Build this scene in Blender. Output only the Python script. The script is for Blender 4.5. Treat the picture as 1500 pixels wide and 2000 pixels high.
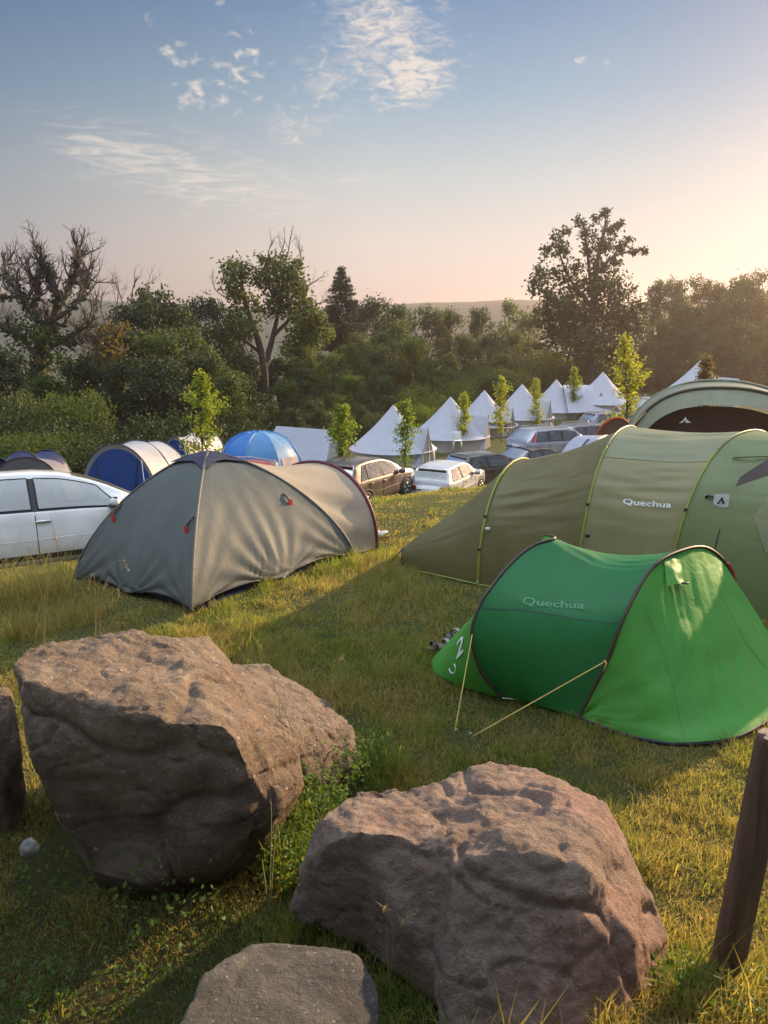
import bpy, bmesh, math, random
import numpy as np
from mathutils import Vector
R = math.radians
for o in list(bpy.data.objects): bpy.data.objects.remove(o)
SC = bpy.context.scene
COL = SC.collection

# ---------------------------------------------------------------- camera, sky, sun, exposure
TILT, F, CAMZ = R(13.5), 1561.0, 2.7
CT, ST = math.cos(TILT), math.sin(TILT)
cd = bpy.data.cameras.new('camera'); cam = bpy.data.objects.new('camera', cd); COL.objects.link(cam)
cd.sensor_fit = 'VERTICAL'; cd.sensor_height = 24.0; cd.lens = 24.0 * F / 2000.0
cd.clip_start = 0.05; cd.clip_end = 5000
cam.location = (0, 0, CAMZ); cam.rotation_euler = (R(90) - TILT, 0, 0)
SC.camera = cam

SUN_AZ, SUN_EL = 48.0, 16.5        # degrees right of the view direction, above the horizon
SUN_DIR = Vector((math.sin(R(SUN_AZ)) * math.cos(R(SUN_EL)), math.cos(R(SUN_AZ)) * math.cos(R(SUN_EL)), math.sin(R(SUN_EL))))
ld = bpy.data.lights.new('sun', 'SUN'); ld.energy = 4.6; ld.angle = R(0.6); ld.color = (1.0, 0.70, 0.40)
sun = bpy.data.objects.new('sun', ld); COL.objects.link(sun)
sun.rotation_euler = SUN_DIR.to_track_quat('Z', 'Y').to_euler()
SC.view_settings.view_transform = 'Standard'; SC.view_settings.look = 'None'
SC.view_settings.gamma = 1; SC.view_settings.exposure = 1.1; SC.view_settings.use_curve_mapping = False
SC.cycles.max_bounces = 6; SC.cycles.transparent_max_bounces = 6; SC.cycles.volume_bounces = 0
SC.cycles.use_adaptive_sampling = True; SC.cycles.adaptive_threshold = 0.02
try:
    SC.cycles.use_denoising = True; SC.cycles.denoiser = 'OPENIMAGEDENOISE'
except Exception: pass

def ray(px, py):
    a, b = (px - 750) / F, (1000 - py) / F
    return np.array([a, CT + b * ST, -ST + b * CT])
def at(px, py, Y):
    d = ray(px, py); k = Y / d[1]
    return np.array([d[0] * k, Y, CAMZ + d[2] * k])

# world: sky texture and thin high clouds placed by direction
W = bpy.data.worlds.new('World'); SC.world = W; W.use_nodes = True
nt = W.node_tree; nt.nodes.clear()
def N(t, tree=None, **kw):
    n = (tree or nt).nodes.new(t)
    for k, v in kw.items(): setattr(n, k, v)
    return n
def L(a, b, tree=None): (tree or nt).links.new(a, b)
def M(op, a, b=None, c=None, tree=None, clamp=False):
    n = (tree or nt).nodes.new('ShaderNodeMath'); n.operation = op; n.use_clamp = clamp
    for i, v in enumerate((a, b, c)):
        if v is None: continue
        if isinstance(v, (int, float)): n.inputs[i].default_value = v
        else: (tree or nt).links.new(v, n.inputs[i])
    return n.outputs[0]
sky = N('ShaderNodeTexSky'); sky.sky_type = 'NISHITA'; sky.sun_disc = False
sky.sun_elevation = R(SUN_EL); sky.sun_rotation = R(SUN_AZ)
sky.altitude = 250; sky.air_density = 1.0; sky.dust_density = 1.0; sky.ozone_density = 2.0
tc = N('ShaderNodeTexCoord'); sep = N('ShaderNodeSeparateXYZ'); L(tc.outputs['Generated'], sep.inputs[0])
az = M('ARCTAN2', sep.outputs[0], sep.outputs[1]); el = M('ARCSINE', sep.outputs[2])
cmb = N('ShaderNodeCombineXYZ'); L(az, cmb.inputs[0]); L(el, cmb.inputs[1])
def azel(px, py):
    d = ray(px, py); d = d / np.linalg.norm(d)
    return math.atan2(d[0], d[1]), math.asin(d[2])
def cloud(p0, p1, thick, noise, lo, hi, dens, soft=1.6):
    """a soft elongated patch from direction p0 to p1, broken up by a noise"""
    a0, e0 = azel(*p0); a1, e1 = azel(*p1)
    ca, ce = (a0 + a1) / 2, (e0 + e1) / 2
    ln = math.hypot(a1 - a0, e1 - e0) / 2; th = math.atan2(e1 - e0, a1 - a0)
    da, de = M('SUBTRACT', az, ca), M('SUBTRACT', el, ce)
    u = M('ADD', M('MULTIPLY', da, math.cos(th) / ln), M('MULTIPLY', de, math.sin(th) / ln))
    v = M('ADD', M('MULTIPLY', da, -math.sin(th) * F / thick), M('MULTIPLY', de, math.cos(th) * F / thick))
    r2 = M('ADD', M('POWER', M('ABSOLUTE', u), 2.6), M('POWER', M('ABSOLUTE', v), 2.0))
    env = M('POWER', 2.718, M('MULTIPLY', r2, -soft))
    x = M('ADD', noise, M('MULTIPLY', M('SUBTRACT', env, 1.0), 0.30))
    m = N('ShaderNodeMapRange'); m.interpolation_type = 'SMOOTHSTEP'
    L(x, m.inputs[0]); m.inputs[1].default_value = lo; m.inputs[2].default_value = hi
    return M('MULTIPLY', M('MULTIPLY', m.outputs[0], M('POWER', env, 0.5)), dens)
def wnoise(sx, sy, rot, detail, rough, dist=0.0):
    mp = N('ShaderNodeMapping'); mp.vector_type = 'POINT'
    mp.inputs['Rotation'].default_value = (0, 0, rot); mp.inputs['Scale'].default_value = (sx, sy, 1)
    L(cmb.outputs[0], mp.inputs[0])
    t = N('ShaderNodeTexNoise'); t.noise_dimensions = '2D'; L(mp.outputs[0], t.inputs['Vector'])
    t.inputs['Scale'].default_value = 1.0; t.inputs['Detail'].default_value = detail
    t.inputs['Roughness'].default_value = rough; t.inputs['Distortion'].default_value = dist
    return t.outputs[0]
nA = wnoise(38, 62, 0.5, 9, 0.68, 0.8)          # wisps
nB = wnoise(46, 130, -0.22, 9, 0.66, 0.5)       # ripples
nC = wnoise(60, 88, 0.5, 5, 0.52, 0.25)          # small puffs
nD = wnoise(20, 120, -0.36, 9, 0.66, 0.5)       # long streaks
parts = [cloud((690, -60), (820, 190), 110, nB, 0.24, 0.70, 0.85, 1.3),
         cloud((640, -20), (800, 60), 90, nA, 0.32, 0.78, 0.6),
         cloud((740, 178), (890, 130), 46, nB, 0.22, 0.60, 0.92, 1.4),
         cloud((570, 115), (690, 185), 60, nA, 0.30, 0.72, 0.8, 1.4),
         cloud((320, 183), (470, 185), 34, nC, 0.32, 0.70, 0.95, 1.5),
         cloud((400, 80), (530, 190), 80, nC, 0.42, 0.76, 0.85, 1.3),
         cloud((290, 90), (410, 125), 44, nC, 0.44, 0.76, 0.80, 1.4),
         cloud((470, 60), (510, 90), 40, nC, 0.46, 0.78, 0.70, 1.4),
         cloud((460, 250), (710, 235), 46, nA, 0.36, 0.76, 0.6, 1.3),
         cloud((530, 270), (600, 280), 20, nA, 0.42, 0.68, 0.5),
         cloud((60, 255), (460, 365), 56, nD, 0.25, 0.70, 0.8, 1.3),
         cloud((300, 325), (690, 410), 70, nD, 0.26, 0.76, 0.65, 1.3),
         cloud((640, 350), (755, 346), 22, nD, 0.34, 0.62, 0.6),
         cloud((700, 350), (830, 330), 26, nD, 0.40, 0.70, 0.3),
         cloud((1110, 118), (1147, 118), 12, nC, 0.34, 0.6, 0.7),
         cloud((1170, 120), (1197, 108), 16, nC, 0.38, 0.62, 0.5),
         cloud((120, 205), (230, 228), 16, nD, 0.40, 0.66, 0.45),
         cloud((270, 20), (310, 60), 30, nA, 0.46, 0.7, 0.4),
         cloud((410, -10), (450, 20), 24, nA, 0.44, 0.7, 0.5),
         cloud((1220, 265), (1340, 288), 14, nD, 0.42, 0.72, 0.25), cloud((1380, 300), (1500, 285), 18, nD, 0.42, 0.72, 0.25)]
tot = parts[0]
for p in parts[1:]: tot = M('ADD', tot, p)
tot = M('MINIMUM', tot, 0.92)
# the air's own evening colour: warm and pale low down, blue above, brighter towards the sun
def lin(c): return tuple((v / 255 / 12.92 if v < 10.3 else ((v / 255 + .055) / 1.055) ** 2.4) for v in c)
ramp = N('ShaderNodeValToRGB'); L(el, ramp.inputs[0])
SKYSTOPS = [(0.0, (244, 218, 203)), (2.0, (246, 223, 208)), (5.0, (238, 223, 211)), (9.0, (210, 213, 210)), (14.0, (160, 183, 201)), (19.5, (116, 149, 184)), (28, (100, 136, 184)), (42, (190, 205, 225)), (57, (375, 388, 405))]
e_ = ramp.color_ramp.elements
while len(e_) < len(SKYSTOPS): e_.new(0.5)
for k, (p_, c_) in enumerate(SKYSTOPS): e_[k].position = min(1, R(p_)); e_[k].color = (*lin(c_), 1)
dt = N('ShaderNodeVectorMath'); dt.operation = 'DOT_PRODUCT'; L(tc.outputs['Generated'], dt.inputs[0])
gd = Vector((math.sin(R(34)), math.cos(R(34)), 0.16)).normalized(); dt.inputs[1].default_value = gd
gr = N('ShaderNodeValToRGB'); L(dt.outputs['Value'], gr.inputs[0])
GST = [(0.0, (1.1, 1.15, 1.2)), (0.3, (0.8, 0.84, 0.88)), (0.5, (0.44, 0.49, 0.56)), (0.68, (0.69, 0.705, 0.72)), (0.82, (0.90, 0.90, 0.90)), (0.93, (0.90, 0.91, 0.92)), (1.0, (0.84, 0.83, 0.84))]
e_ = gr.color_ramp.elements
while len(e_) < len(GST): e_.new(0.5)
for k, (p_, c_) in enumerate(GST): e_[k].position = p_; e_[k].color = (*c_, 1)
grad = N('ShaderNodeMix'); grad.data_type = 'RGBA'; grad.blend_type = 'MULTIPLY'; grad.inputs[0].default_value = 1.0
L(ramp.outputs[0], grad.inputs[6]); L(gr.outputs[0], grad.inputs[7])
sc_ = N('ShaderNodeVectorMath'); sc_.operation = 'SCALE'; L(grad.outputs[2], sc_.inputs[0]); sc_.inputs['Scale'].default_value = 7.6
tint = N('ShaderNodeMix'); tint.data_type = 'RGBA'; tint.inputs[0].default_value = 0.93
L(sky.outputs[0], tint.inputs[6]); L(sc_.outputs[0], tint.inputs[7])
mixc = N('ShaderNodeMix'); mixc.data_type = 'RGBA'
L(tot, mixc.inputs[0]); L(tint.outputs[2], mixc.inputs[6]); mixc.inputs[7].default_value = (5.9, 5.3, 4.7, 1)
bg = N('ShaderNodeBackground'); bg.inputs[1].default_value = 0.068
L(mixc.outputs[2], bg.inputs[0]); wo = N('ShaderNodeOutputWorld'); L(bg.outputs[0], wo.inputs[0])

# ---------------------------------------------------------------- helpers
def vnoise(P, seed=0):
    """smooth value noise on (n,3) points, about -1..1"""
    P = np.asarray(P, float); I = np.floor(P).astype(np.int64); f = P - I; f = f * f * f * (f * (f * 6 - 15) + 10)
    def h(a, b, c):
        n = (a * 374761393 + b * 668265263 + c * 2147483647 + seed * 1274126177) & 0xffffffff
        n = ((n ^ (n >> 13)) * 1274126177) & 0xffffffff
        return ((n ^ (n >> 16)) & 0xffff) / 32767.5 - 1
    r = 0
    for dx in (0, 1):
        for dy in (0, 1):
            for dz in (0, 1):
                w = (f[:, 0] if dx else 1 - f[:, 0]) * (f[:, 1] if dy else 1 - f[:, 1]) * (f[:, 2] if dz else 1 - f[:, 2])
                r = r + w * h(I[:, 0] + dx, I[:, 1] + dy, I[:, 2] + dz)
    return r
def fbm(P, octv=4, seed=0, gain=0.5):
    P = np.asarray(P, float); r = 0; a = 1.0
    for k in range(octv): r = r + a * vnoise(P * 2 ** k + 17.3 * k, seed + k); a *= gain
    return r

def mesh_data(name, V, faces, mats=None, smooth=True, fmat=None):
    """V (n,3); faces: list of index lists or list of equal-width int arrays"""
    me = bpy.data.meshes.new(name)
    V = np.asarray(V, np.float32)
    if isinstance(faces, np.ndarray): faces = [faces]
    if len(faces) and isinstance(faces[0], np.ndarray) and faces[0].ndim == 2:
        idx = np.concatenate([f.ravel() for f in faces]); cnt = np.concatenate([np.full(len(f), f.shape[1]) for f in faces])
    else:
        idx = np.array([i for f in faces for i in f]); cnt = np.array([len(f) for f in faces])
    me.vertices.add(len(V)); me.vertices.foreach_set('co', V.ravel())
    me.loops.add(len(idx)); me.loops.foreach_set('vertex_index', idx.astype(np.int32))
    me.polygons.add(len(cnt)); st = np.concatenate([[0], np.cumsum(cnt)[:-1]])
    me.polygons.foreach_set('loop_start', st.astype(np.int32))
    try: me.polygons.foreach_set('loop_total', cnt.astype(np.int32))
    except Exception: pass
    for m in (mats if isinstance(mats, (list, tuple)) else [mats]):
        if m is not None: me.materials.append(m)
    if fmat is not None: me.polygons.foreach_set('material_index', np.asarray(fmat, np.int32))
    me.polygons.foreach_set('use_smooth', np.full(len(cnt), smooth))
    me.update(calc_edges=True); me.validate()
    return me
ORG = {}
def tag(o, label=None, cat=None, group=None, kind=None):
    if label: o['label'] = label
    if cat: o['category'] = cat
    if group: o['group'] = group
    if kind: o['kind'] = kind
    return o
def thing(name, label, cat, loc=(0, 0, 0), group=None, rz=0.0):
    o = bpy.data.objects.new(name, None); COL.objects.link(o); o.location = loc; o.rotation_euler = (0, 0, rz)
    o.empty_display_size = 0.2
    ORG[o.name] = np.array(loc, float)
    return tag(o, label, cat, group)
def obj(name, V, faces, mat, parent=None, smooth=True, fmat=None, local=False):
    """links one mesh; world-space vertices are made relative to the parent thing unless local"""
    V = np.asarray(V, float)
    org = ORG.get(parent.name, np.zeros(3)) if parent else np.zeros(3)
    if not local: V = V - org
    o = bpy.data.objects.new(name, mesh_data(name, V, faces, mat, smooth, fmat)); COL.objects.link(o)
    if parent: o.parent = parent; ORG[o.name] = org
    return o
def link_mesh(name, me, parent=None):
    o = bpy.data.objects.new(name, me); COL.objects.link(o)
    if parent: o.parent = parent; ORG[o.name] = ORG.get(parent.name, np.zeros(3))
    return o
def copy_tree(o, parent=None):
    c = o.copy(); COL.objects.link(c)
    if parent: c.parent = parent
    for ch in list(o.children): copy_tree(ch, c)
    return c

class MB:
    def __init__(s): s.V = []; s.F = []; s.n = 0; s.m = []
    def add(s, V, Fc, m=0):
        V = np.asarray(V, float); s.V.append(V); s.F += [[i + s.n for i in f] for f in Fc]; s.m += [m] * len(Fc); s.n += len(V); return s
    def box(s, c, d, rz=0.0, bev=0.0, m=0):
        dx, dy, dz = [v / 2 for v in d]; b = min(bev, dx * .9, dy * .9, dz * .9)
        if b <= 0:
            P = np.array([(x * dx, y * dy, z * dz) for z in (-1, 1) for y in (-1, 1) for x in (-1, 1)])
            Fc = [(0, 2, 3, 1), (4, 5, 7, 6), (0, 1, 5, 4), (2, 6, 7, 3), (0, 4, 6, 2), (1, 3, 7, 5)]
        else:
            ring = lambda ex, ey, z: [(ex - b, -ey, z), (ex, -ey + b, z), (ex, ey - b, z), (ex - b, ey, z), (-ex + b, ey, z), (-ex, ey - b, z), (-ex, -ey + b, z), (-ex + b, -ey, z)]
            P = np.array(ring(dx - b, dy - b, -dz) + ring(dx, dy, -dz + b) + ring(dx, dy, dz - b) + ring(dx - b, dy - b, dz))
            Fc = [tuple(range(7, -1, -1)), tuple(range(24, 32))]
            for k in range(3):
                for i in range(8): j = (i + 1) % 8; Fc.append((k * 8 + i, k * 8 + j, k * 8 + 8 + j, k * 8 + 8 + i))
        cs, sn = math.cos(rz), math.sin(rz); P = P @ np.array([[cs, sn, 0], [-sn, cs, 0], [0, 0, 1]])
        return s.add(P + np.array(c, float), Fc, m)
    def tube(s, pts, rad, n=6, cap=True, m=0):
        P = np.asarray(pts, float); k = len(P); rad = np.broadcast_to(np.asarray(rad, float), (k,))
        T = np.gradient(P, axis=0); T /= np.linalg.norm(T, axis=1)[:, None] + 1e-9
        ref = np.array([0, 0, 1.0]) if abs(T[0][2]) < .9 else np.array([1.0, 0, 0])
        V = []; u = np.cross(T[0], ref); u /= np.linalg.norm(u)
        for i in range(k):
            u = u - T[i] * u.dot(T[i]); u /= np.linalg.norm(u) + 1e-9; w = np.cross(T[i], u)
            for j in range(n):
                a = 2 * math.pi * j / n; V.append(P[i] + rad[i] * (math.cos(a) * u + math.sin(a) * w))
        Fc = [(i * n + j, i * n + (j + 1) % n, (i + 1) * n + (j + 1) % n, (i + 1) * n + j) for i in range(k - 1) for j in range(n)]
        if cap: Fc += [tuple(range(n - 1, -1, -1)), tuple(range((k - 1) * n, k * n))]
        return s.add(V, Fc, m)
    def grid(s, G, close=False, m=0):
        G = np.asarray(G, float); a, b = G.shape[:2]
        Fc = [(i * b + j, i * b + (j + 1) % b, (i + 1) * b + (j + 1) % b, (i + 1) * b + j) for i in range(a - 1) for j in range(b if close else b - 1)]
        return s.add(G.reshape(-1, 3), Fc, m)
    def build(s, name, mat, parent=None, smooth=True, local=False):
        return obj(name, np.concatenate(s.V), s.F, mat, parent, smooth, s.m if isinstance(mat, (list, tuple)) else None, local)

def catmull(pts, n):
    P = np.asarray(pts, float); k = len(P)
    Q = np.vstack([2 * P[0] - P[1], P, 2 * P[-1] - P[-2]]); t = np.linspace(0, k - 1, n); out = []
    for x in t:
        i = min(int(x), k - 2); f = x - i; a, b, c, d = Q[i:i + 4]
        out.append(.5 * ((2 * b) + (c - a) * f + (2 * a - 5 * b + 4 * c - d) * f * f + (3 * b - a - 3 * c + d) * f ** 3))
    return np.array(out)

# ---------------------------------------------------------------- materials
def mat(name):
    m = bpy.data.materials.new(name); m.use_nodes = True; t = m.node_tree; t.nodes.clear()
    out = t.nodes.new('ShaderNodeOutputMaterial'); return m, t, out
def col4(c): return (c[0], c[1], c[2], 1)
def mixrgb(t, fac, a, b, blend='MIX'):
    n = t.nodes.new('ShaderNodeMix'); n.data_type = 'RGBA'; n.blend_type = blend
    for i, v in ((0, fac), (6, a), (7, b)):
        if isinstance(v, (int, float)): n.inputs[i].default_value = v
        elif isinstance(v, tuple): n.inputs[i].default_value = col4(v)
        else: t.links.new(v, n.inputs[i])
    return n.outputs[2]
def tnoise(t, scale, detail=4, rough=.55, vec=None, dist=0.0):
    n = t.nodes.new('ShaderNodeTexNoise'); n.inputs['Scale'].default_value = scale; n.inputs['Detail'].default_value = detail
    n.inputs['Roughness'].default_value = rough; n.inputs['Distortion'].default_value = dist
    if vec is None:
        g = t.nodes.new('ShaderNodeTexCoord'); vec = g.outputs['Object']
    t.links.new(vec, n.inputs['Vector']); return n.outputs[0]
def mrange(t, v, a, b, c=0.0, d=1.0):
    n = t.nodes.new('ShaderNodeMapRange'); t.links.new(v, n.inputs[0])
    for i, x in enumerate((a, b, c, d)): n.inputs[i + 1].default_value = x
    return n.outputs[0]
def bump(t, h, strength, dist=.01):
    n = t.nodes.new('ShaderNodeBump'); n.inputs['Strength'].default_value = strength; n.inputs['Distance'].default_value = dist
    t.links.new(h, n.inputs['Height']); return n.outputs[0]
def pbsdf(t, **kw):
    n = t.nodes.new('ShaderNodeBsdfPrincipled')
    for k, v in kw.items():
        i = n.inputs[k]
        if hasattr(v, 'is_output') or isinstance(v, bpy.types.NodeSocket): t.links.new(v, i)
        else: i.default_value = col4(v) if isinstance(v, tuple) and len(v) == 3 else v
    return n
def plain(name, c, rough=.6, metal=0.0, coat=0.0, var=.12, scale=14):
    m, t, o = mat(name)
    base = mixrgb(t, mrange(t, tnoise(t, scale), .3, .7), tuple(x * (1 - var) for x in c), tuple(min(1, x * (1 + var)) for x in c))
    p = pbsdf(t, **{'Base Color': base, 'Roughness': rough, 'Metallic': metal, 'Coat Weight': coat}); p.inputs['Coat Roughness'].default_value = .06
    t.links.new(p.outputs[0], o.inputs[0]); return m
def fabric(name, c, trans=.35, gloss=.45, wr=1.0, ws=9, tc_=None, var=.10, spec=.35):
    """tent cloth: reflects and lets light through"""
    m, t, o = mat(name)
    n1 = tnoise(t, 3.0, 5, .6); base = mixrgb(t, mrange(t, n1, .3, .7), tuple(x * (1 - var) for x in c), tuple(min(1, x * (1 + var)) for x in c))
    h = tnoise(t, ws, 4, .55, dist=.8); nb = bump(t, h, .35 * wr, .03)
    p = pbsdf(t, **{'Base Color': base, 'Roughness': gloss, 'Normal': nb}); p.inputs['Specular IOR Level'].default_value = spec
    tr = t.nodes.new('ShaderNodeBsdfTranslucent')
    if tc_ is None: t.links.new(base, tr.inputs[0])
    else: tr.inputs[0].default_value = col4(tc_)
    t.links.new(nb, tr.inputs['Normal'])
    mx = t.nodes.new('ShaderNodeMixShader'); mx.inputs[0].default_value = trans
    t.links.new(p.outputs[0], mx.inputs[1]); t.links.new(tr.outputs[0], mx.inputs[2]); t.links.new(mx.outputs[0], o.inputs[0]); return m
def leafmat(name, cols, trans=.4, rough=.55, patch=0.0):
    m, t, o = mat(name)
    g = t.nodes.new('ShaderNodeNewGeometry'); r = t.nodes.new('ShaderNodeValToRGB'); t.links.new(g.outputs['Random Per Island'], r.inputs[0])
    e = r.color_ramp.elements
    while len(e) < len(cols): e.new(.5)
    for k, c in enumerate(cols): e[k].position = k / (len(cols) - 1); e[k].color = col4(c)
    base = r.outputs[0]
    if patch:
        n = tnoise(t, patch, 3, .5); base = mixrgb(t, mrange(t, n, .35, .65), base, mixrgb(t, 1.0, base, (.62, .66, .6), 'MULTIPLY'))
    oi = t.nodes.new('ShaderNodeObjectInfo'); hs = t.nodes.new('ShaderNodeHueSaturation')
    t.links.new(mrange(t, oi.outputs['Random'], 0, 1, .47, .525), hs.inputs['Hue']); t.links.new(mrange(t, oi.outputs['Random'], 0, 1, 1.25, .8), hs.inputs['Value'])
    t.links.new(base, hs.inputs['Color']); base = hs.outputs[0]
    d = pbsdf(t, **{'Base Color': base, 'Roughness': rough}); d.inputs['Specular IOR Level'].default_value = .3
    tr = t.nodes.new('ShaderNodeBsdfTranslucent'); t.links.new(mixrgb(t, 1.0, base, (1.5, 1.6, .7), 'MULTIPLY'), tr.inputs[0])
    mx = t.nodes.new('ShaderNodeMixShader'); mx.inputs[0].default_value = trans
    t.links.new(d.outputs[0], mx.inputs[1]); t.links.new(tr.outputs[0], mx.inputs[2]); t.links.new(mx.outputs[0], o.inputs[0]); return m

M_BARK = plain('bark', (.07, .052, .038), .9, var=.4, scale=6)
M_DEADBARK = plain('grey_bark', (.10, .08, .062), .9, var=.35, scale=6)
M_BLACK = plain('black_trim', (.018, .018, .019), .55)
M_RUBBER = plain('tyre_rubber', (.02, .02, .02), .8)
M_DARK = plain('dark_void', (.006, .006, .006), .9)
M_RED = plain('red_plastic', (.42, .03, .025), .45)
M_LIME = fabric('lime_sleeve', (.29, .34, .06), .25, wr=.4, ws=30)
M_CORD = plain('yellow_cord', (.55, .40, .12), .8)
M_WHITEP = plain('white_print', (.72, .72, .72), .6)
M_STEEL = plain('steel', (.5, .5, .5), .3, .9)

# ---------------------------------------------------------------- ground
GC = [(0, -4, 1.2), (0, 0, 1.15), (-2.5, .5, 1.1), (2.5, .5, 1.05), (0, 1.2, .85), (-1.6, 2, .24), (-.9, 2.1, .27), (-.45, 1.55, .42), (-1.3, 1.4, .46), (-.2, 2.3, .34), (.25, 2.2, .42), (1.2, 2.35, .45), (-1, 3, .26), (.6, 3.2, .2),
      (2.3, 3, .25), (-2.6, 3.4, .18), (0, 4.2, .05), (2.5, 4.2, .04), (-3, 5, -.05), (0, 5.2, 0), (2.2, 5.2, 0), (-1.8, 7.1, 0), (-3.56, 8.74, -.25), (-.36, 9.1, -.05),
      (1, 8, 0), (3.5, 7, 0), (-2.1, 10.7, -.3), (5, 9, 0), (3, 10, -.04), (.3, 11, -.03), (0, 12, -.10), (1.8, 14, -.22), (3.2, 13, -.12), (5.5, 13.2, -.3), (8, 12, -.2),
      (-4.7, 11.2, -1.22), (-7.5, 11, -1.45), (-4.6, 9.5, -.78), (-3.6, 7.5, -.27), (-6, 7, -.5), (-5, 13.5, -1.65), (-8, 3, -.2), (8, 4, .2), (8, 8, .1),
      (-9, 28, -3.8), (0, 27, -3.85), (3, 26, -3.7), (7, 34, -4.0), (-5, 20, -2.7), (-1, 19, -2.0), (3, 19, -1.7), (8, 20, -1.6), (12, 26, -2.6), (-14, 18, -2.9), (-14, 33, -4.6),
      (0, 42, -4.45), (4, 47.5, -4.5), (7, 53, -4.45), (10, 57, -4.3), (14, 62, -4.3), (19, 66, -4.3), (26, 58, -3.8), (24, 75, -4.4), (42, 88, -4.2), (36, 60, -2.5),
      (-30, 40, -5.6), (-12, 60, -6.2), (0, 75, -5.6), (20, 90, -4.6), (60, 100, -1.0), (60, 60, 0), (-60, 60, -9), (0, 130, -9), (60, 140, 0), (-60, 130, -14), (-60, 0, -3), (60, 0, 2), (0, -40, 2)]
GC = np.array(GC, float)
def _tps(r2): return .5 * r2 * np.log(r2 + 1e-9)
def _solve():
    P = GC[:, :2] / 10; n = len(P); D = ((P[:, None] - P[None]) ** 2).sum(-1); K = _tps(D) + np.eye(n) * 2e-3
    A = np.zeros((n + 3, n + 3)); A[:n, :n] = K; A[:n, n] = 1; A[:n, n + 1:] = P; A[n, :n] = 1; A[n + 1:, :n] = P.T
    return np.linalg.solve(A, np.concatenate([GC[:, 2], [0, 0, 0]]))
_GW = _solve()
def gz(x, y):
    x = np.atleast_1d(np.asarray(x, float)); y = np.atleast_1d(np.asarray(y, float)); Q = np.stack([x, y], -1) / 10; P = GC[:, :2] / 10; n = len(P)
    out = np.empty(len(Q))
    for s in range(0, len(Q), 20000):
        q = Q[s:s + 20000]; D = ((q[:, None] - P[None]) ** 2).sum(-1); out[s:s + 20000] = _tps(D) @ _GW[:n] + _GW[n] + q @ _GW[n + 1:]
    r = np.hypot(x, y - 40); w = np.clip((r - 90) / 90, 0, 1); w = w * w * (3 - 2 * w)
    return out * (1 - w) + (-16.0) * w
def g1(x, y): return float(gz(x, y)[0])
def bumpz(x, y):
    P = np.stack([x, y, np.zeros_like(x)], -1); d = np.hypot(x, y)
    return .018 * fbm(P * 1.7, 3, 5) * np.clip(1.4 - d / 25, 0, 1) + .10 * fbm(P * .13, 2, 9) * np.clip((d - 14) / 20, 0, 1)
def ground_at(px, py, dy=0.0):
    """where the ray through a spot of the photograph meets the ground"""
    d = ray(px, py); lo = .8
    ys = np.geomspace(.8, 160, 1400); k = ys / d[1]; h = CAMZ + d[2] * k - gz(d[0] * k, ys); i = np.argmax(h < 0) if (h < 0).any() else len(ys) - 1
    Y = ys[i]; return at(px, py, Y)
def build_ground():
    xs = np.concatenate([-np.geomspace(14, 600, 42)[::-1], np.linspace(-13.6, 13.6, 171), np.geomspace(14, 600, 42)])
    ys = np.concatenate([-np.geomspace(.2, 60, 14)[::-1], np.linspace(0, 20, 171), np.geomspace(20.2, 900, 90)])
    X, Y = np.meshgrid(xs, ys); Z = gz(X.ravel(), Y.ravel()) + bumpz(X.ravel(), Y.ravel())
    a, b = X.shape; V = np.stack([X.ravel(), Y.ravel(), Z], -1); i = np.arange(a * b).reshape(a, b)
    Fq = np.stack([i[:-1, :-1], i[:-1, 1:], i[1:, 1:], i[1:, :-1]], -1).reshape(-1, 4)
    m, t, o = mat('meadow')
    tc2 = t.nodes.new('ShaderNodeTexCoord').outputs['Object']
    n1 = tnoise(t, .9, 5, .6, tc2); n2 = tnoise(t, 9, 5, .65, tc2); n3 = tnoise(t, 70, 4, .7, tc2); n4 = tnoise(t, .12, 3, .5, tc2)
    c = mixrgb(t, mrange(t, n1, .36, .64), (.06, .08, .02), (.12, .10, .04)); c = mixrgb(t, mrange(t, n2, .4, .7), c, (.08, .10, .028))
    c = mixrgb(t, mrange(t, n3, .35, .7), c, (.03, .026, .014)); c = mixrgb(t, mrange(t, n4, .4, .6, 0, .5), c, (.085, .105, .035))
    p = pbsdf(t, **{'Base Color': c, 'Roughness': .95, 'Normal': bump(t, n3, .9, .03)}); p.inputs['Specular IOR Level'].default_value = .1
    t.links.new(p.outputs[0], o.inputs[0])
    return tag(obj('ground', V, Fq, m), kind='structure')
build_ground()
def build_hills():
    m = plain('hill_woods', (.05, .065, .035), .95, var=.35, scale=.02)
    for (x0, x1, Y, prof, seed) in ((-420, 420, 520, [(-420, 2), (-300, 12), (-225, 17.5), (-150, 13), (-60, 10), (0, 12), (30, 15), (100, 15.8), (180, 13), (420, 26)], 3),):
        xs = np.linspace(x0, x1, 160); pz = np.interp(xs, [p[0] for p in prof], [p[1] for p in prof]); pz = np.convolve(np.pad(pz, 6, 'edge'), np.ones(13) / 13, 'valid')
        G = []
        for k, f in enumerate(np.linspace(0, 1, 14)):
            h = math.sin(f * math.pi) ** 1.2; yy = Y - 110 + 260 * f
            nz = fbm(np.stack([xs * .02, np.full_like(xs, yy * .02), np.zeros_like(xs)], -1), 4, seed)
            G.append(np.stack([xs, np.full_like(xs, yy), -17 + (pz + 17) * h + 1.2 * nz * h], -1))
        o = MB().grid(G).build('hills', m); tag(o, kind='structure')
build_hills()

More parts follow.
